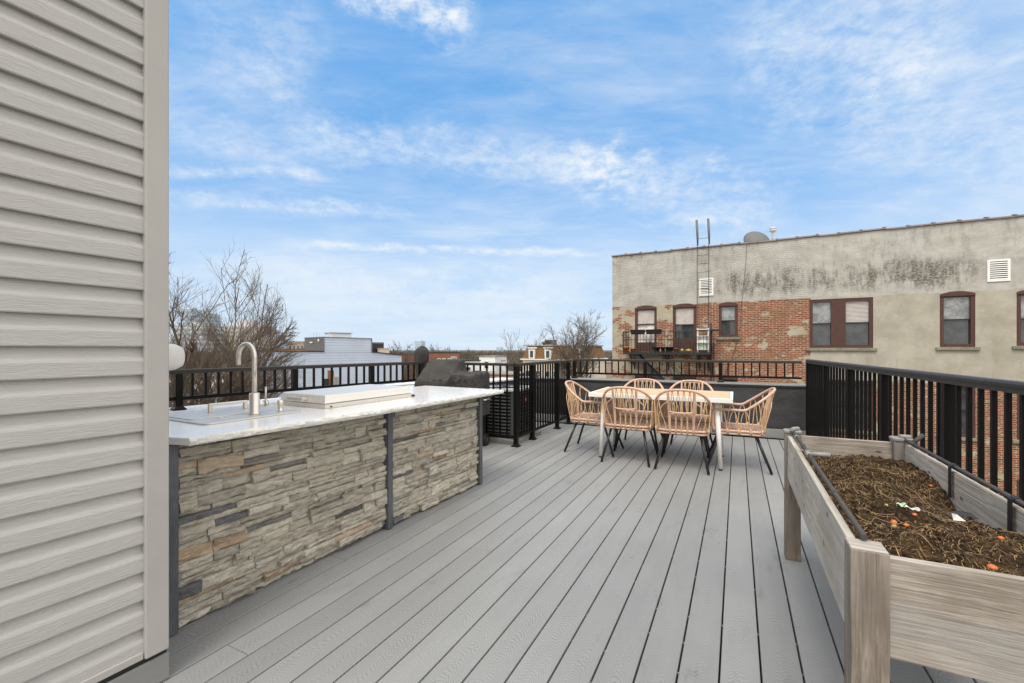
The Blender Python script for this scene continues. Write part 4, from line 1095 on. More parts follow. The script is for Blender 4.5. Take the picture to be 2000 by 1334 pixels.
# ------------------------------------------------------------------ brick building
BX, BY = rx(A_BRICK), ry(A_BRICK)
def wp(px, py, off=0.0):      # photo position -> (along, height) on the wall plane pushed off metres to the front
    d = Vector(((px - CX) / F, 1, (CY - py) / F)); o = P_BRICK - BY * off
    t = o.dot(BY) / d.dot(BY)
    p = d * t
    return (p - o).dot(BX), CAM_H + p.z
def brick_building():
    L, TOP, DEP = 15.5, 5.215, 9.0
    o = thing('brick_building', 'old brick building with peeling painted top and stuccoed right half', 'building', P_BRICK, A_BRICK)
    FL = 2.83
    wins = []      # s0, s1, z0, z_spring, rise, kind
    def W(xa, xb, ytop, ysp, ybot, kind):
        s0, z0 = wp(xa, ybot); s1, _ = wp(xb, ybot); _, zs = wp((xa + xb) / 2, ysp); _, zt = wp((xa + xb) / 2, ytop)
        return [s0, s1, z0, zs, max(0, zt - zs), kind]
    up_ = [W(1240, 1282.7, 596.5, 601, 687, 'blind'), W(1314, 1360, 592.5, 597, 687, 'blind2'), W(1403.5, 1441, 589.8, 594, 658.5, 'small'),
           W(1581, 1705.5, 583, 583, 679.6, 'double'), W(1835.5, 1905, 568.5, 573.5, 678, 'single'), W(1985.5, 2052, 564, 569, 675.5, 'single2')]
    wins += up_
    for w_ in up_:
        for f in (1, 2):
            z0 = w_[2] - FL * f - (.0 if w_[5] != 'small' else .15); q = [w_[0], w_[1], z0, w_[3] - FL * f, w_[4] or .0, 'low']
            if w_[5].startswith('blind'): q[2] = q[3] - 1.45
            wins.append(q)
    # front wall cut by the openings
    ss = sorted({0.0, L} | {w_[0] for w_ in wins} | {w_[1] for w_ in wins})
    zz = sorted({GROUND, TOP} | {w_[2] for w_ in wins} | {w_[3] for w_ in wins})
    mb = MB(); dep = .14
    for i in range(len(ss) - 1):
        for j in range(len(zz) - 1):
            cs, cz = (ss[i] + ss[i + 1]) / 2, (zz[j] + zz[j + 1]) / 2
            if any(w_[0] < cs < w_[1] and w_[2] < cz < w_[3] for w_ in wins): continue
            mb.add([(ss[i], 0, zz[j]), (ss[i + 1], 0, zz[j]), (ss[i + 1], 0, zz[j + 1]), (ss[i], 0, zz[j + 1])], [(0, 1, 2, 3)])
    for s0, s1, z0, z1, _, _ in wins:
        mb.add([(s0, 0, z0), (s0, 0, z1), (s0, dep, z1), (s0, dep, z0)], [(0, 1, 2, 3)]).add([(s1, 0, z1), (s1, 0, z0), (s1, dep, z0), (s1, dep, z1)], [(0, 1, 2, 3)])
        mb.add([(s0, 0, z1), (s1, 0, z1), (s1, dep, z1), (s0, dep, z1)], [(0, 1, 2, 3)]).add([(s1, 0, z0), (s0, 0, z0), (s0, dep, z0), (s1, dep, z0)], [(0, 1, 2, 3)])
    mb.add([(0, 0, GROUND), (0, 0, TOP), (0, DEP, TOP), (0, DEP, GROUND)], [(0, 1, 2, 3)]).add([(L, 0, TOP), (L, 0, GROUND), (L, DEP, GROUND), (L, DEP, TOP)], [(0, 1, 2, 3)])
    mb.add([(0, DEP, GROUND), (0, DEP, TOP), (L, DEP, TOP), (L, DEP, GROUND)], [(0, 1, 2, 3)])
    mb.add([(0, .2, TOP - .35), (L, .2, TOP - .35), (L, DEP, TOP - .35), (0, DEP, TOP - .35)], [(0, 1, 2, 3)])
    mb.add([(0, 0, TOP), (L, 0, TOP), (L, .25, TOP), (0, .25, TOP)], [(0, 1, 2, 3)]).add([(0, .25, TOP), (L, .25, TOP), (L, .25, TOP - .4), (0, .25, TOP - .4)], [(0, 1, 2, 3)])
    mb.build('wall', M['wall'], o, recalc=False)
    cp = MB(); x = -.03; i = 0
    while x < L:
        Lx = .62; dz_ = rnd.uniform(-.012, .012)
        cp.extr([(x, -.05, TOP + .002 + dz_), (x, .30, TOP + .002 + dz_), (x, .28, TOP + .05 + dz_), (x, .12, TOP + .085 + dz_), (x, -.03, TOP + .05 + dz_)], (Lx - .004, 0, dz_ * .5))
        cp.extr([(x + Lx - .06, -.06, TOP + .0 + dz_), (x + Lx - .06, .31, TOP + .0 + dz_), (x + Lx - .06, .29, TOP + .065 + dz_), (x + Lx - .06, .12, TOP + .118 + dz_), (x + Lx - .06, -.045, TOP + .065 + dz_)], (.07, 0, 0))
        x += Lx; i += 1
    cp.build('coping', M['coping_tile'], o)
    for s0, s1, z0, z1, rise, kind in wins:
        fw = .10 if kind != 'low' else .09
        f = MB()
        def rect_frame(a, b, c, d, w_, y0_, y1_):
            f.box(a, a + w_, y0_, y1_, c, d).box(b - w_, b, y0_, y1_, c, d).box(a + w_ + .0005, b - w_ - .0005, y0_, y1_, d - w_, d).box(a + w_ + .0005, b - w_ - .0005, y0_, y1_, c, c + w_)
        rect_frame(s0 + .001, s1 - .001, z0 + .001, z1 - .001, fw, .02, .13)
        if rise > .01:
            n = 12; arc = [(s0 + (s1 - s0) * i / n, -.015, z1 - .002 + rise * (1 - (2 * i / n - 1) ** 2)) for i in range(n + 1)]
            f.extr([(s1 + .0, -.015, z1 - .07), (s0 - .0, -.015, z1 - .07)] + arc, (0, .033, 0))
        sash = []
        if kind == 'double':
            mid = s0 + (s1 - s0) * .468; mw = .42 * .5
            f.box(mid - mw, mid + mw, .015, .13, z0 + fw, z1 - fw)
            sash = [(s0 + fw, mid - mw, 'glass_pale', 'glass', .5), (mid + mw, s1 - fw, 'glass_pale', 'glass', .5)]
        else:
            up2, lo2, fr2 = {'blind': ('glass_blind', 'glass_blind', .44), 'blind2': ('glass_blind', 'glass', .56), 'small': ('glass_pale', 'glass', .5), 'single': ('glass_pale', 'glass', .48), 'single2': ('glass_pale', 'glass', .5), 'low': ('glass', 'glass', .5)}[kind]
            sash = [(s0 + fw, s1 - fw, up2, lo2, fr2)]
        win = f.build('window', M['brown_frame'], o)
        for a, b, mu, ml, fr2 in sash:
            zlo, zhi = z0 + fw, z1 - fw
            if kind == 'blind':      # door-like: solid panel under the glass
                MB().box(a, b, .05, .11, zlo, zlo + (zhi - zlo) * .18).build('panel', M['brown_frame'], win); zlo += (zhi - zlo) * .18 + .001
            if kind == 'blind2':
                MB().box(a, b, .05, .11, zlo, zlo + (zhi - zlo) * .28).build('panel', M['brown_frame'], win); zlo += (zhi - zlo) * .28 + .001
            zm = zhi - (zhi - zlo) * fr2
            MB().box(a, b, .06, .10, zm - .02, zm + .02).build('meeting_rail', M['black'], win)
            MB().add([(a, .10, zm + .02), (b, .10, zm + .02), (b, .10, zhi), (a, .10, zhi)], [(0, 1, 2, 3)]).build('pane', M[mu], win, recalc=False)
            MB().add([(a, .115, zlo), (b, .115, zlo), (b, .115, zm - .02), (a, .115, zm - .02)], [(0, 1, 2, 3)]).build('pane', M[ml], win, recalc=False)
            if kind.startswith('blind') or kind == 'double' and a > s0 + .5:
                bl = MB(); z = zm + .05
                while z < zhi - .02: bl.box(a + .01, b - .01, .086, .092, z, z + .026); z += .045
                bl.build('blind', M['shade'], win)
        if kind not in ('blind', 'blind2'):
            MB().box(s0 - .10, s1 + .10, -.07, .12, z0 - .10, z0 - .001).build('sill', M['stone_sill'], o, bevel=.008)
    return o
brick_building()
BR = dict(loc=P_BRICK, rz=A_BRICK)
def brick_thing(name, label, cat, group=None): return thing(name, label, cat, P_BRICK, A_BRICK, group)
for (xa, xb, ya, yb), lab in (((1365.7, 1393.5, 543.7, 577.7), 'white louvred wall vent behind the roof ladder'), ((1927.6, 1973, 506.6, 549.8), 'white louvred wall vent high on the right of the brick building')):
    s0, z0 = wp(xa, yb); s1, _ = wp(xb, yb); _, z1 = wp((xa + xb) / 2, ya); _, z0 = wp((xa + xb) / 2, yb)
    v = brick_thing('wall_vent', lab, 'vent', 'white wall vents on the brick building')
    MB().box(s0, s1, -.03, -.001, z0, z0 + .06).box(s0, s1, -.03, -.001, z1 - .06, z1).box(s0, s0 + .06, -.03, -.001, z0 + .0605, z1 - .0605).box(s1 - .06, s1, -.03, -.001, z0 + .0605, z1 - .0605).build('frame', M['steel_vent'], v)
    MB().box(s0 + .06, s1 - .06, -.004, -.002, z0 + .06, z1 - .06).build('backing', M['black'], v)
    q = MB(); n = 9; st = (z1 - z0 - .12) / n
    for k in range(n):
        z = z0 + .06 + st * k
        q.hexa([(s0 + .061, -.034, z), (s1 - .061, -.034, z), (s1 - .061, -.006, z + st * .42), (s0 + .061, -.006, z + st * .42), (s0 + .061, -.034, z + .012), (s1 - .061, -.034, z + .012), (s1 - .061, -.006, z + st * .42 + .012), (s0 + .061, -.006, z + st * .42 + .012)])
    q.build('slat', M['steel_vent'], v)
# roof ladder
s_a, zt_ = wp(1362.6, 447); s_b, _ = wp(1385, 447); _, zlo_ = wp(1373, 640)
ld = brick_thing('roof_ladder', 'thin iron roof ladder running up from the fire escape over the parapet', 'ladder')
q = MB()
for s in (s_a, s_b):
    q.tube([(s, -.16, zlo_ - .9), (s, -.16, 5.36)], .011, 8)
q.build('stile', M['iron'], ld)
q = MB()
for s in (s_a, s_b): q.tube([(s + .02, -.16, 5.30), (s + .01, -.17, 5.7), (s - .02, -.17, 6.30)], [.025, .045, .045], 10)
q.build('hand_hold', M['hvac'], ld)
q = MB(); z = zlo_ - .8
while z < 5.7:
    q.tube([(s_a, -.16, z), (s_b, -.16, z)], .008, 6); z += .33
q.build('rung', M['iron'], ld)
# satellite dish + vent pipe on the roof
s0, _ = wp(1478, 476)
dsh = brick_thing('satellite_dish', 'grey satellite dish showing above the coping of the brick building', 'dish')
dm = MB()
dm.grid(lambda u, v: (s0 + .47 * v * math.cos(2 * math.pi * u) + .12 * v * math.sin(2 * math.pi * u) * 0, 1.05 + .13 * v * v + .16 * v * math.sin(2 * math.pi * u), 5.52 + .42 * v * math.sin(2 * math.pi * u) - .12 * v * math.cos(2 * math.pi * u)), 40, 10)
do_ = dm.build('dish', M['dish'], dsh); sol = do_.modifiers.new('solid', 'SOLIDIFY'); sol.thickness = .02
MB().tube([(s0, 1.05, 5.50), (s0, 1.3, 5.2), (s0, 1.3, 4.865)], .03, 8).build('mast', M['hvac'], dsh)
s0, _ = wp(1497.5, 470)
vp_ = brick_thing('vent_pipe', 'slim capped metal vent pipe beside the satellite dish', 'vent pipe')
MB().lathe([(.05, 4.866), (.05, 5.90), (.05, 5.93)], 12, (s0 + .25, 1.6, 0)).build('pipe', M['ac_light'], vp_)
MB().lathe([(.08, 5.90), (.14, 5.94), (.14, 5.97), (.08, 6.0), (.14, 6.04), (.10, 6.09), (.02, 6.11)], 14, (s0 + .25, 1.6, 0)).build('cap', M['ac_light'], vp_)
# fire escape
OFF = .95
sL, zP = wp(1217, 689, OFF); sR, _ = wp(1387, 689, OFF); _, zR = wp(1300, 646.5, OFF)
fe = brick_thing('fire_escape', 'black iron fire escape balcony with barred railing and stair', 'fire escape')
q = MB().box(sL, sR, -OFF, -OFF + .06, zP - .06, zP + .03).box(sL, sR, -.10, -.04, zP - .06, zP + .03).box(sL, sL + .06, -OFF + .061, -.101, zP - .06, zP + .03).box(sR - .06, sR, -OFF + .061, -.101, zP - .06, zP + .03)
k = -OFF + .10
while k < -.12: q.box(sL + .061, sR - .061, k, k + .035, zP, zP + .02); k += .062
q.build('platform', M['iron'], fe)
q = MB()
for z in (zR, zR - .33, zP + .07):
    q.tube([(sL, -.02, z), (sL, -OFF, z), (sR, -OFF, z), (sR, -.02, z)], .016 if z == zR else .010, 6, smooth=False)
for s in (sL, sL + (sR - sL) * .34, sL + (sR - sL) * .66, sR): q.box(s - .018, s + .018, -OFF - .018, -OFF + .018, zP + .03, zR)
n = 28
for k in range(1, n):
    s = sL + (sR - sL) * k / n; q.tube([(s, -OFF, zP + .03), (s, -OFF, zR)], .0075, 5)
for k in range(1, 7):
    for s in (sL, sR): q.tube([(s, -OFF * k / 7, zP + .03), (s, -OFF * k / 7, zR)], .0075, 5)
q.build('railing', M['iron'], fe)
q = MB()
for s in (sL + .25, sL + (sR - sL) * .5, sR - .45, sR - .12):
    q.bar((s, -.02, zP - .6), (s, -OFF + .1, zP - .07), .04, .04); q.box(s - .02, s + .02, -.06, -.002, zP - .7, zP - .061)
q.build('bracket', M['iron'], fe)
sx0, zx0 = wp(1242, 692, .6); sx1, zx1 = wp(1300, 752, .6)
dirx, dirz = (sx1 - sx0), (zx1 - zx0); sx1 = sx0 + dirx * 1.9; zx1 = zx0 + dirz * 1.9
q = MB()
for y in (-.35, -.88): q.bar((sx0, y, zx0 + .02), (sx1, y, zx1), .03, .17, (0, 0, 1))
for k in range(16):
    t = k / 16; q.box(sx0 + (sx1 - sx0) * t - .09, sx0 + (sx1 - sx0) * t + .09, -.86, -.37, zx0 + (zx1 - zx0) * t - .02, zx0 + (zx1 - zx0) * t)
q.build('stair', M['iron'], fe)
q = MB()
for y in (-.35, -.88): q.bar((sx0 + .45, y, zx0 + .55), (sx1 + .45, y, zx1 + .55), .025, .025)
q.build('stair_handrail', M['iron'], fe)
sd0, _ = wp(1389, 689); MB().tube([(sd0, -.06, zR + .3), (sd0, -.06, GROUND)], .025, 8).tube([(sd0 + .1, -.05, zR - .3), (sd0 + .1, -.05, GROUND)], .015, 8).build('drop_pipe', M['iron'], fe)
MB().box(sR - .02, sR + .28, -.85, -.4, zR - .02, zR + .03).build('shelf', M['iron'], fe)
# pots and boxes on the fire escape
def fe_pos(px, py): s, z = wp(px, py, .7); return s
for (xa, xb), lab in (((1232, 1260), 'long black planter box hooked on the fire escape rail, left one'), ((1262, 1292), 'long black planter box hooked on the fire escape rail, right one')):
    s0, _ = wp(xa, 650, OFF + .1); s1, _ = wp(xb, 650, OFF + .1)
    b = brick_thing('planter_box', lab, 'planter box', 'black planter boxes on the fire escape rail')
    MB().hexa([(s0 + .04, -OFF - .20, zR - .12), (s1 - .04, -OFF - .20, zR - .12), (s1 - .04, -OFF - .03, zR - .12), (s0 + .04, -OFF - .03, zR - .12), (s0, -OFF - .24, zR + .06), (s1, -OFF - .24, zR + .06), (s1, -OFF - .02, zR + .06), (s0, -OFF - .02, zR + .06)]).build('trough', M['black'], b)
    MB().box(s0 + .03, s1 - .03, -OFF - .21, -OFF - .05, zR + .061, zR + .068).build('soil', M['soil'], b)
def pot(px, w_px, h_px, mt, lab, cat='pot', kind='pot', lift=0.0):
    s, _ = wp(px, 686, .75); dep = 17.2; rr = w_px * dep / F / 2 * 1.05; hh = h_px * dep / F
    o = brick_thing({'pot': 'plant_pot', 'gourd': 'gourd'}[kind], lab, cat, 'things standing on the fire escape')
    c = (s, -.72, zP + .031 + lift)
    if kind == 'pot':
        MB().lathe([(rr * .78, 0), (rr * .97, hh * .8), (rr * 1.04, hh * .8), (rr * 1.04, hh), (rr * .94, hh), (rr * .9, hh * .85)], 16, c).build('pot', M[mt], o)
        MB().lathe([(rr * .88, hh * .85), (rr * .5, hh * .9), (.01, hh * .9)], 12, c).build('soil', M['soil'], o)
    else:
        MB().lathe([(.02, 0), (rr * .8, hh * .15), (rr, hh * .5), (rr * .75, hh * .88), (.02, hh)], 16, c).build('gourd', M[mt], o)
        MB().tube([(c[0], c[1], c[2] + hh * .95), (c[0] + .03, c[1], c[2] + hh * 1.25)], .012, 6).build('stalk', M['twig'], o)
pot(1222.5, 13, 11, 'orange', 'orange pot at the left end of the fire escape')
pot(1236, 11, 8, 'orange', 'lower orange pot right of a taller orange one on the fire escape')
pot(1282, 14, 10.5, 'black', 'wide black pot on the fire escape below the planter boxes')
pot(1294.5, 8, 10.5, 'black', 'narrow black pot between two wide black ones on the fire escape')
pot(1307, 15, 11, 'black', 'widest black pot on the fire escape next to the terracotta pot')
pot(1321.5, 10, 8, 'terracotta', 'small terracotta pot right of the black pots on the fire escape')
pot(1331.5, 8, 7, 'gold', 'smaller yellow gourd on the fire escape', 'gourd', 'gourd')
pot(1344.5, 12, 6.5, 'gold', 'large flattened yellow gourd on the fire escape near the white rack', 'gourd', 'gourd')
s0, _ = wp(1361, 686, .6); s1, _ = wp(1383.5, 686, .6)
rk = brick_thing('shelf_rack', 'white open rack standing at the right end of the fire escape', 'rack'); q = MB()
for s in (s0, s1 - .03):
    for y in (-.55, -.30): q.box(s, s + .03, y, y + .03, zP + .031, zP + .95)
for k in range(4):
    z = zP + .12 + k * .26; q.box(s0, s1, -.60, -.25, z, z + .025)
q.build('frame', M['steel_vent'], rk)
MB().box(s0 + .06, s1 - .08, -.5, -.3, zP + .148, zP + .36).build('storage_tub', pmat('pale_green_tub', (.45, .56, .47), .5, .1), rk, bevel=.02)
MB().box(s0 + .05, s1 - .06, -.5, -.3, zP + .408, zP + .60).build('storage_tub', M['white_metal'], rk, bevel=.02)
# cable hanging down the facade
sA, _ = wp(1458, 470); sB, zB = wp(1446, 640); sC, zC = wp(1430, 700)
cb = brick_thing('cable', 'thin black cable hanging down the wall below the satellite dish', 'cable')
MB().tube(spline([(sA, -.055, 5.2), (sA - .03, -.03, 4.4), (sB + .02, -.03, zB + .6), (sB, -.03, zB), (sC, -.03, zC), (sC - .5, -.03, zC - 1.2)], 6), .006, 5).build('wire', M['iron'], cb)

# ------------------------------------------------------------------ bare trees
def bare_tree(label, base, height, spread, seed, mat_b='bark', mat_t='twig', trunk_r=.28, split=.32, limbs=7, lv=(6, 6, 5), lean=(0, 0), tw=.006, up=.5, group='bare winter trees', thin=1.0, dome=0.0, env=None):
    r = random.Random(seed); o = thing('tree', label, 'tree', base, 0, group)
    tr, cr = MB(), MB()
    def branch(mb, p, d, L, r0, r1, n, curve, sides):
        pts = [p.copy()]; rs = [r0]; d = d.normalized()
        for i in range(n):
            d = (d + Vector((r.gauss(0, 1), r.gauss(0, 1), r.gauss(0, .7))) * .10 + Vector((0, 0, curve))).normalized()
            p = p + d * L / n
            if env and len(pts) > 1 and p.z > env[1] * .6:
                q_ = math.hypot(p.x, p.y) / env[0]; z_ = (p.z - env[1]) / (env[2] if p.z > env[1] else env[1])
                if q_ * q_ + z_ * z_ > 1 + r.uniform(-.05, .10): break
            pts.append(p.copy()); rs.append(r1 + (r0 - r1) * (1 - (i + 1) / n) ** 1.35)
        mb.tube(pts, rs, sides, cap=False)
        return pts, rs, d
    H = height; zs = H * split
    pts, rs, d = branch(tr, Vector((0, 0, 0)), Vector((lean[0] * .15, lean[1] * .15, 1)), zs, trunk_r, trunk_r * .8, 5, .02, 10)
    top = pts[-1]
    for i in range(limbs):
        an = 2 * math.pi * (i + r.uniform(-.25, .25)) / limbs; tl = r.uniform(.25, 1.0) * spread
        dv = Vector((math.cos(an) * tl + lean[0], math.sin(an) * tl + lean[1], 1.0))
        st = pts[-1] - Vector((0, 0, r.uniform(0, .18) * zs))
        L = (H - zs) * r.uniform(.80, 1.03) * (1 + dome * (.55 - tl / spread))
        lp, lr, ld = branch(tr, st, dv, L, trunk_r * r.uniform(.30, .48) * thin, .014, 9, .045 * up, 7)
        for j in range(lv[0] + 3):
            t = r.uniform(.18, .97); q = min(int(t * (len(lp) - 1)), len(lp) - 2); p = lp[q].lerp(lp[q + 1], t * (len(lp) - 1) - q)
            dd = (lp[q + 1] - lp[q]).normalized(); off = Vector((r.gauss(0, 1), r.gauss(0, 1), r.gauss(0, .55))); off -= dd * off.dot(dd)
            sd_ = (dd + off.normalized() * r.uniform(.4, .85)).normalized()
            sl_ = L * r.uniform(.26, .48) * (1.1 - .55 * t); r2 = max(.012, lr[q] * .55)
            bp, br_, bd = branch(cr if r2 < .03 else tr, p, sd_, sl_, r2, .008, 6, .05 * up, 5)
            for k in range(lv[1]):
                t2 = r.uniform(.15, .98); q2 = min(int(t2 * (len(bp) - 1)), len(bp) - 2); p2 = bp[q2].lerp(bp[q2 + 1], t2 * (len(bp) - 1) - q2)
                d2 = (bp[q2 + 1] - bp[q2]).normalized(); o2 = Vector((r.gauss(0, 1), r.gauss(0, 1), r.gauss(0, .7))); o2 -= d2 * o2.dot(d2)
                s2 = (d2 + o2.normalized() * r.uniform(.4, .8)).normalized(); l2 = sl_ * r.uniform(.3, .55)
                cp_, cr_, _ = branch(cr, p2, s2, l2, tw * 1.9, tw * .9, 4, .05 * up, 4)
                for m_ in range(lv[2]):
                    t3 = r.uniform(.2, 1); q3 = min(int(t3 * (len(cp_) - 1)), len(cp_) - 2); p3 = cp_[q3].lerp(cp_[q3 + 1], t3 * (len(cp_) - 1) - q3)
                    d3 = (cp_[q3 + 1] - cp_[q3]).normalized(); o3 = Vector((r.gauss(0, 1), r.gauss(0, 1), r.gauss(0, .8))); o3 -= d3 * o3.dot(d3)
                    branch(cr, p3, d3 + o3.normalized() * r.uniform(.35, .8), l2 * r.uniform(.3, .6), tw, tw * .55, 3, .04 * up, 3)
    tr.build('trunk', M[mat_b], o, recalc=False); cr.build('crown', M[mat_t], o, recalc=False)
    return o
p = at(338, 14.0)
bare_tree('large bare tree rising close behind the house corner and the sink', (p.x, p.y, GROUND), 14.6, .92, 23, trunk_r=.27, split=.47, limbs=36, lv=(12, 7, 4), tw=.0037, up=.42, thin=.60, dome=.20, env=(3.9, 8.0, 7.0))
p = at(1180, 38.0)
bare_tree('bare tree against the left edge of the brick building', (p.x, p.y, GROUND), 14.2, .60, 5, mat_t='twig2', trunk_r=.34, split=.60, limbs=11, lv=(9, 7, 4), tw=.0075, up=.3)
p = at(1012, 62.0)
bare_tree('spindly bare tree left of the mansard roofed house', (p.x, p.y, GROUND), 12.6, .55, 8, mat_t='twig2', trunk_r=.25, split=.30, limbs=9, lv=(8, 6, 4), tw=.009, up=.8)
p = at(770, 75.0)
bare_tree('bare tree between the pale blue building and the grill', (p.x, p.y, GROUND), 11.6, .6, 9, mat_t='twig', trunk_r=.3, split=.3, limbs=8, lv=(6, 5, 4), tw=.016, up=.6)
p = at(815, 62.0)
bare_tree('dark bare tree right of the pale blue wall, seen through the railing', (p.x, p.y, GROUND), 9.6, .7, 19, mat_t='twig', trunk_r=.3, split=.3, limbs=8, lv=(6, 5, 4), tw=.016, up=.4)
p = at(1095, 48.0)
bare_tree('small bare tree behind the right end of the mansard house', (p.x + 3.5, p.y + 26, GROUND), 12.4, .7, 29, mat_t='twig2', trunk_r=.28, split=.3, limbs=8, lv=(6, 5, 3), tw=.018, up=.5)

p = at(926, 100.0)
bare_tree('distant bare tree above the small white houses', (p.x, p.y, GROUND), 10.6, .6, 31, mat_t='twig2', trunk_r=.25, split=.3, limbs=8, lv=(6, 5, 3), tw=.018, up=.6)
p = at(852, 112.0)
bare_tree('distant bare tree standing behind the long brick block', (p.x, p.y, GROUND), 11.8, .5, 37, mat_t='twig2', trunk_r=.25, split=.3, limbs=8, lv=(6, 5, 3), tw=.018, up=.8)
for px, d, zt, lab in ((962, 90, .95, 'thin utility pole near the white houses'), (874, 88, 1.5, 'thin aerial mast on the long brick block')):
    q = at(px, d); po = thing('utility_pole', lab, 'pole', (q.x, q.y, 0))
    MB().tube([(0, 0, GROUND), (0, 0, zt)], .07, 6).build('mast', M['bark'], po)
    MB().box(-.6, .6, -.05, .05, zt - .4, zt - .3).build('crossarm', M['bark'], po)

# ------------------------------------------------------------------ pale blue building, left
C0 = Vector((-22.65, 40, 0)); A_B = R(45)
bb = thing('sided_building', 'pale blue sided building with charcoal front and rooftop stair house', 'building', C0, A_B)
# local x along the pale wall (away, right), local y going back along the dark front
TH = 14.0
poly = [(0, 1.00), (5.83, .95), (10.83, .885), (14.49, .49), (14.49, GROUND), (0, GROUND)]
MB().extr([(x, .03, z) for x, z in poly], (0, TH, 0)).build('roof', M['roof_grey'], bb)
MB().add([(x, 0, z) for x, z in poly], [tuple(range(6))]).build('side_wall', M['lap_blue'], bb)
MB().add([(-.01, 0, 1.0), (-.01, TH, 1.0), (-.01, TH, GROUND), (-.01, 0, GROUND)], [(0, 1, 2, 3)]).build('front_wall', M['lap_dark'], bb)
MB().bar((0, -.03, 1.03), (5.83, -.03, .98), .08, .09).bar((10.83, -.03, .915), (14.49, -.03, .52), .08, .09).bar((-.04, 0, 1.03), (-.04, TH, 1.03), .08, .09).build('roof_edge', M['roof_black'], bb)
MB().box(-.03, .05, -.03, .0, GROUND, .96).build('corner_board', M['lap_dark'], bb)
sh = MB().extr([(5.83, -.01, .90), (10.83, -.01, .84), (10.83, -.01, 2.30), (5.83, -.01, 2.37)], (0, 5.0, 0)).build('stair_house', M['lap_blue'], bb)
MB().add([(5.80, .0, .98), (5.80, 5.0, .98), (5.80, 5.0, 2.36), (5.80, .0, 2.36)], [(0, 1, 2, 3)]).build('dark_front', M['lap_dark'], sh)
MB().bar((5.80, -.03, 2.40), (10.86, -.03, 2.33), .08, .05).bar((5.79, -.03, 2.40), (5.79, 5.0, 2.40), .08, .05).bar((10.87, -.04, .9), (10.87, -.04, 2.3), .08, .08).bar((5.8, -.04, .96), (5.8, -.04, 2.38), .06, .08).build('edge_trim', M['hvac'], sh)
MB().box(5.70, 5.79, 1.0, 1.25, 1.98, 2.2).box(5.66, 5.79, 2.7, 3.2, 1.82, 1.95).build('lamp', M['plastic_white'], sh)
for k, (x, y, h_) in enumerate(((6.3, 3.8, 3.1), (6.6, 3.8, 3.1), (6.9, 3.8, 3.1), (6.6, .6, 3.1))):
    f = thing('flue_pipe', ['leftmost', 'middle', 'rightmost', 'single'][k] + (' of three thin white flue pipes on the stair house roof' if k < 3 else ' thin white flue pipe at the front edge of the stair house roof'), 'flue pipe', C0, A_B, 'flue pipes on the stair house')
    MB().lathe([(.04, 2.28), (.04, h_), (.05, h_ + .02), (.0, h_ + .05)], 8, (x, y, 0)).build('pipe', M['steel_vent'], f)
su = thing('roof_unit', 'long pale grey unit on top of the stair house', 'roof unit', C0, A_B)
MB().box(7.2, 9.4, 1.6, 3.2, 2.26, 2.86).build('casing', M['ac_light'], su, bevel=.05)
MB().box(7.1, 9.5, 1.5, 3.3, 2.87, 2.92).build('top_panel', M['cap'], su)
su = thing('roof_unit', 'dark grey rooftop unit right of the stair house', 'roof unit', C0, A_B)
MB().box(11.5, 13.0, 1.2, 3.0, .4, 1.95).build('casing', M['hvac'], su, bevel=.03)
MB().box(11.6, 12.9, 1.18, 1.199, .7, 1.8).build('grille', M['black'], su)
su = thing('roof_unit', 'low cream box in front of the dark rooftop unit', 'roof unit', C0, A_B)
MB().box(12.1, 13.2, .4, 1.0, .4, 1.25).box(12.05, 13.25, .35, 1.05, 1.251, 1.30).build('casing', M['paint_cream'], su)
# chimney stack at the foot of the pale wall
q = at(643, 36.0); cs_ = thing('chimney', 'brown and grey chimney stack in front of the pale blue wall', 'chimney', (q.x, q.y, 0), R(20))
MB().box(-.12, .35, -.15, .15, -2.2, -.5).build('brick_stack', M['brick_far'], cs_)
MB().box(-.42, -.05, -.3, -.16, -2.6, -1.15).build('dark_box', M['black'], cs_)
MB().box(.2, .72, -.35, -.16, -2.6, -1.05).build('grey_box', M['roof_grey'], cs_)
MB().box(-1.5, 1.5, -.8, .9, GROUND, -2.25).build('base', M['brick_far'], cs_)
# neighbouring white membrane roof beyond the parapet
nb_ = thing('row_house', 'neighbouring row house with flat white roof just beyond the left parapet', 'house', Vector((-2.55, 9.35, 0)), A_HOUSE)
MB().box(.0, 1.4, -1.0, 1.5, GROUND, .42).build('wall', M['brick_far'], nb_)
MB().box(-.02, 1.42, -1.02, 1.52, .421, .50).build('roof', M['white_cap'], nb_)
MB().tube([(.4, -.6, .51), (.7, .2, .51), (1.1, .3, .51)], .02, 6).build('cable', M['roof_grey'], nb_)

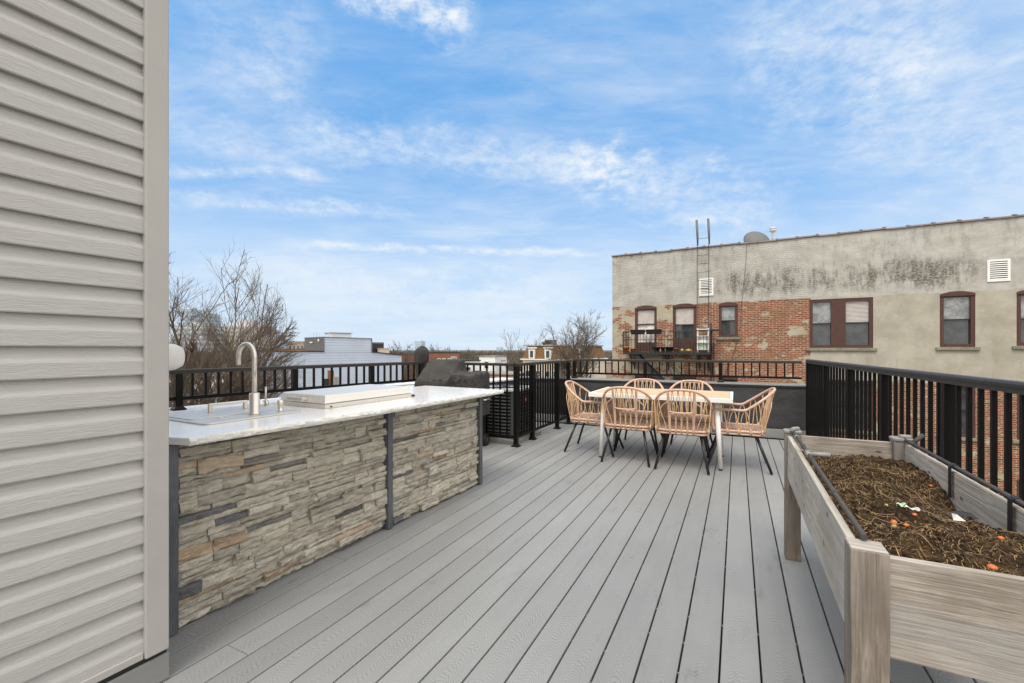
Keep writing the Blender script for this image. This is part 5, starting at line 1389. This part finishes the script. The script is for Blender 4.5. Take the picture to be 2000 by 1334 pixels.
# ------------------------------------------------------------------ mansard house
def house_box(name, label, pa, pb, depth, zt, wallm, roofm, back, win=None, winm='glass', cat='house', parapet_h=0.0, trim=None):
    """pa, pb: ground points of the visible front from left to right"""
    a = math.atan2(pb.y - pa.y, pb.x - pa.x); L = (pb - pa).length
    o = thing(name, label, cat, (pa.x, pa.y, 0), a)
    MB().box(0, L, 0, back, GROUND, zt).build('wall', M[wallm], o)
    MB().box(-.1, L + .1, -.1, back + .1, zt + .001, zt + .12 + parapet_h).build('roof', M[roofm], o)
    for (u, z, w_, h_) in (win or []):
        f = MB().box(u - w_ / 2 - .08, u + w_ / 2 + .08, -.07, -.001, z - .08, z + h_ + .08).build('window', M[trim or 'paint_white'], o)
        MB().box(u - w_ / 2, u + w_ / 2, -.075, -.0705, z, z + h_).build('pane', M[winm], f)
    return o, L
def mansard():
    D1 = 46.0
    pa, pc = at(1021, D1), at(1093, D1 - 3.0); pa.z = pc.z = 0
    a = math.atan2(pc.y - pa.y, pc.x - pa.x); L = (pc - pa).length
    o = thing('mansard_house', 'cream house with ochre shingled mansard roof and white dormers', 'house', pa, a)
    dep = 9.0; ze, zt = .22, 1.50; inset = .35
    MB().box(0, L, 0, dep, GROUND, ze - .12).build('wall', M['paint_cream'], o)
    MB().box(-.18, L + .18, -.18, dep + .18, ze - .1195, ze).build('cornice', M['paint_white'], o)
    MB().hexa([(0, 0, ze + .001), (L, 0, ze + .001), (L, dep, ze + .001), (0, dep, ze + .001), (inset, inset, zt), (L - inset, inset, zt), (L - inset, dep - inset, zt), (inset, dep - inset, zt)]).build('mansard_roof', M['shingle'], o)
    MB().box(inset - .15, L - inset + .15, inset - .15, dep - inset + .15, zt + .001, zt + .13).build('roof_edge', M['cap'], o)
    def dormer(x, y, rot):
        m3 = Matrix.Rotation(rot, 3, 'Z'); b = Vector((x, y, 0))
        f = MB(); wv_ = lambda pts: [b + m3 @ Vector(t) for t in pts]
        f.hexa(wv_([(-.36, -.05, ze + .03), (.36, -.05, ze + .03), (.36, .5, ze + .03), (-.36, .5, ze + .03), (-.42, -.05, ze + 1.05), (.42, -.05, ze + 1.05), (.42, .5, ze + 1.05), (-.42, .5, ze + 1.05)]))
        f.hexa(wv_([(-.50, -.14, ze + 1.051), (.50, -.14, ze + 1.051), (.50, .5, ze + 1.051), (-.50, .5, ze + 1.051), (-.42, -.14, ze + 1.17), (.42, -.14, ze + 1.17), (.42, .5, ze + 1.17), (-.42, .5, ze + 1.17)]))
        q = f.build('dormer', M['paint_white'], o)
        MB().hexa(wv_([(-.19, -.062, ze + .13), (.19, -.062, ze + .13), (.19, -.051, ze + .13), (-.19, -.051, ze + .13), (-.19, -.062, ze + .80), (.19, -.062, ze + .80), (.19, -.051, ze + .80), (-.19, -.051, ze + .80)])).build('pane', M['glass'], q)
    dormer(L * .26, 0, 0); dormer(L * .70, 0, 0); dormer(L, dep * .42, R(90)); 
    for u in (.16, .42, .68, .92):
        f = MB().box(L * u - .34, L * u + .34, -.06, -.001, -2.6, -.95).build('window', M['paint_white'], o)
        MB().box(L * u - .28, L * u + .28, -.066, -.0605, -2.54, -1.0).build('pane', M['glass'], f)
    for v in (.3, .62):
        f = MB().box(L + .001, L + .06, dep * v - .2, dep * v + .2, -2.3, -1.2).build('window', M['paint_white'], o)
        MB().box(L + .0605, L + .066, dep * v - .15, dep * v + .15, -2.25, -1.25).build('pane', M['glass'], f)
    MB().tube([(L - .1, 2.2, zt + .1), (L + .2, 2.3, .9), (L + .25, 2.3, ze), (L + .06, 2.3, -.3), (L + .06, 2.3, -6)], .05, 6).build('downpipe', M['paint_white'], o)
    m3 = Matrix.Rotation(a, 3, 'Z')
    u = thing('roof_unit', 'dark grey box shaped unit on the mansard house roof', 'roof unit', pa + m3 @ Vector((L * .52, 1.6, zt + .13)), a)
    MB().box(-.5, .5, -.4, .4, .0, .52).build('casing', M['hvac'], u, bevel=.03)
    MB().box(-.42, .42, -.41, -.401, .08, .44).build('grille', M['black'], u)
    u = thing('roof_unit', 'small round fan unit beside the dark box on the mansard roof', 'roof unit', pa + m3 @ Vector((L * .33, 1.6, zt + .13)), a)
    MB().lathe([(.12, 0), (.12, .1), (.28, .14), (.26, .30), (.02, .36)], 14).build('fan', M['hvac'], u)
mansard()

# ------------------------------------------------------------------ other houses
def P0(px, d): v = at(px, d); v.z = 0; return v
house_box('brick_block', 'long red brown brick block behind the covered grill', P0(767, 84), P0(897, 87), 9, .45, 'brick_far', 'roof_black', 9,
          [(u, -1.7, .5, 1.0) for u in (8.6, 9.5, 10.6)] + [(11.4, -1.9, .9, 1.5)] + [(u, -2.6, .7, 1.1) for u in (2, 4, 6)], winm='glass_pale', cat='building')
gq = thing('gabled_house', 'small brick gable end at the left of the long brick block', 'house', P0(766, 78), R(-8))
MB().extr([(0, 0, GROUND), (2.2, 0, GROUND), (2.2, 0, .15), (1.5, 0, .55), (.9, 0, .55), (0, 0, .2)], (0, 8, 0)).build('wall', M['brick_far'], gq)
MB().box(.5, 1.6, -.06, -.001, -1.9, -.5).build('window', M['paint_white'], gq)
MB().bar((-.05, 4, .23), (.9, 4, .60), 8.2, .06, (0, 0, 1)).bar((1.5, 4, .60), (2.3, 4, .17), 8.2, .06).build('roof', M['roof_black'], gq)
house_box('white_house', 'small white flat roofed house right of the brick block', P0(936, 80), P0(967, 79), 6, -.2, 'lap_white', 'roof_grey', 6, [(1.4, -2.2, .7, 1.1)])
house_box('white_house', 'lower white house with a black roof edge left of the small white one', P0(899, 60), P0(938, 62), 6, -.42, 'lap_white', 'roof_black', 5, [(1.2, -2.4, .7, 1.1)])
house_box('white_house', 'long low white house joined to the right of the small white one', P0(966, 82), P0(986, 82), 6, -1.0, 'lap_white', 'roof_grey', 6, [(.9, -2.6, .6, 1.0)])
house_box('orange_house', 'low orange brown brick house below the railing right of the grill', P0(868, 46), P0(1012, 44), 6, -1.35, 'brick_orange', 'roof_grey', 5, [(2, -3.0, .7, 1.0), (4.5, -3.0, .7, 1.0)])
house_box('green_shed', 'grey green boarded shed seen through the enclosure railing', P0(930, 30), P0(1022, 29), 4, -1.65, 'green_fence', 'white_cap', 3)
house_box('white_house', 'white house low behind the tree trunk at the left', P0(372, 32), P0(447, 33), 8, -.85, 'lap_white', 'roof_grey', 6, [(.8, -2.2, .6, .9), (2.0, -2.2, .6, .9)])
house_box('orange_house', 'rust coloured house between the white one and the charcoal front', P0(405, 58), P0(470, 60), 8, -.25, 'brick_orange', 'roof_black', 6, [(1.5, -2.0, .7, 1.0)])
house_box('cream_house', 'cream house far left behind the large tree', P0(300, 38), P0(372, 40), 8, -1.2, 'lap_cream', 'roof_grey', 7, [(1.0, -2.8, .7, 1.1), (2.4, -2.8, .7, 1.1)])
house_box('brick_house', 'far brick houses row under the towers left of the stair house', P0(512, 130), P0(592, 126), 9, 1.1, 'brick_orange', 'roof_black', 10, [(2 + i * 2.2, -1.2, .9, 1.4) for i in range(5)])
house_box('tan_house', 'far tan house above the brick row beside the stair house', P0(560, 190), P0(592, 190), 9, 4.2, 'brick_tan', 'roof_grey', 10, [(1.5 + i * 1.7, 1.2, .9, 1.4) for i in range(4)])
house_box('brick_house', 'low brick house behind the right railing tree', P0(1118, 80), P0(1196, 78), 8, -1.2, 'brick_tan', 'roof_grey', 8, [(1.5, -3.0, .8, 1.2), (4, -3.0, .8, 1.2)])

# far towers
def tower(label, px0, px1, d, ytop, mat, step=None, dep=18):
    a, b = P0(px0, d), P0(px1, d); zt = CAM_H + (CY - ytop) / F * d; L = b.x - a.x
    o = thing('tower_block', label, 'tower', a, R(-6))
    MB().box(0, L, 0, dep, GROUND, zt).build('facade', M[mat], o)
    MB().box(L * .3, L * .7, dep * .3, dep * .7, zt + .001, zt + L * .14).build('plant_room', M['ac_light'], o)
    return o
tower('blue grey glass tower above the covered grill', 810, 824, 700, 666, 'tower_glass')
tower('lone grey tower on the horizon right of the white houses', 969.5, 980, 800, 678, 'tower_glass')
tower('tall blue glass tower behind the large tree, leftmost', 346, 374, 420, 604, 'tower_glass')
tower('second blue glass tower behind the large tree', 386, 404, 430, 612, 'tower_glass')
tower('grey banded apartment tower low behind the large tree', 340, 402, 300, 636, 'tower_band')
tower('wide beige apartment slab behind the large tree', 428, 514, 320, 637, 'tower_beige')
tower('narrow pale tower at the right end of the beige slab', 517, 530, 360, 648, 'tower_glass')

# ------------------------------------------------------------------ distant bare woods and roofs to the horizon (one mass)
fw = MB(); r = random.Random(2)
for k in range(5200):
    px = r.uniform(150, 1350); d = r.uniform(95, 420); q = at(px, d)
    zt = GROUND + r.uniform(8.5, 11.6) * (1 if r.random() < .9 else 1.2); wd = r.uniform(.6, 1.8) * d / 150
    n = 5
    for i in range(n):
        an = r.uniform(-.9, .9); h0 = GROUND + r.uniform(2, 6); x0 = q.x + r.uniform(-wd, wd)
        x1 = x0 + math.sin(an) * 2.2; z1 = min(zt, h0 + r.uniform(2, 4.5)); t = .05 * d / 100
        fw.add([(x0 - t, q.y, h0), (x0 + t, q.y + t, h0), (x1 + t * .3, q.y + r.uniform(-1, 1), z1), (x1 - t * .3, q.y, z1)], [(0, 1, 2, 3)])
struct(fw.build('far_woods', M['twig'], recalc=False), 'distant mass of bare brown trees along the horizon', 'stuff')
def far_town():
    m, g, b = newmat('distant_house_fronts')
    co = g.node('ShaderNodeTexCoord').outputs['Object']
    vo = g.node('ShaderNodeTexVoronoi', {'Scale': .12}); g.L.new(g.mul(co, (1, .3, .25)), vo.inputs['Vector'])
    c = g.ramp(g.xyz(vo.outputs['Color'])[0], [(.0, (.16, .075, .05)), (.3, (.22, .12, .08)), (.5, (.11, .09, .075)), (.7, (.30, .23, .17)), (.86, (.20, .19, .18)), (.97, (.50, .48, .45))])
    n = g.noise(co, 1.2, 5, .7)
    g.put(b.inputs['Base Color'], g.mix(g.rng(n, .4, .62, 0, .7), c, (.06, .05, .045))); b.inputs['Roughness'].default_value = .9
    return m
fh = MB()
for k in range(150):
    px = r.uniform(100, 1300); d = r.uniform(110, 280); q = at(px, d); w_ = r.uniform(2, 5)
    fh.box(q.x - w_, q.x + w_, q.y, q.y + 9, GROUND, GROUND + r.uniform(5.0, 7.6))
struct(fh.build('far_roofs', far_town()), 'distant mass of brown houses under the bare trees', 'stuff')
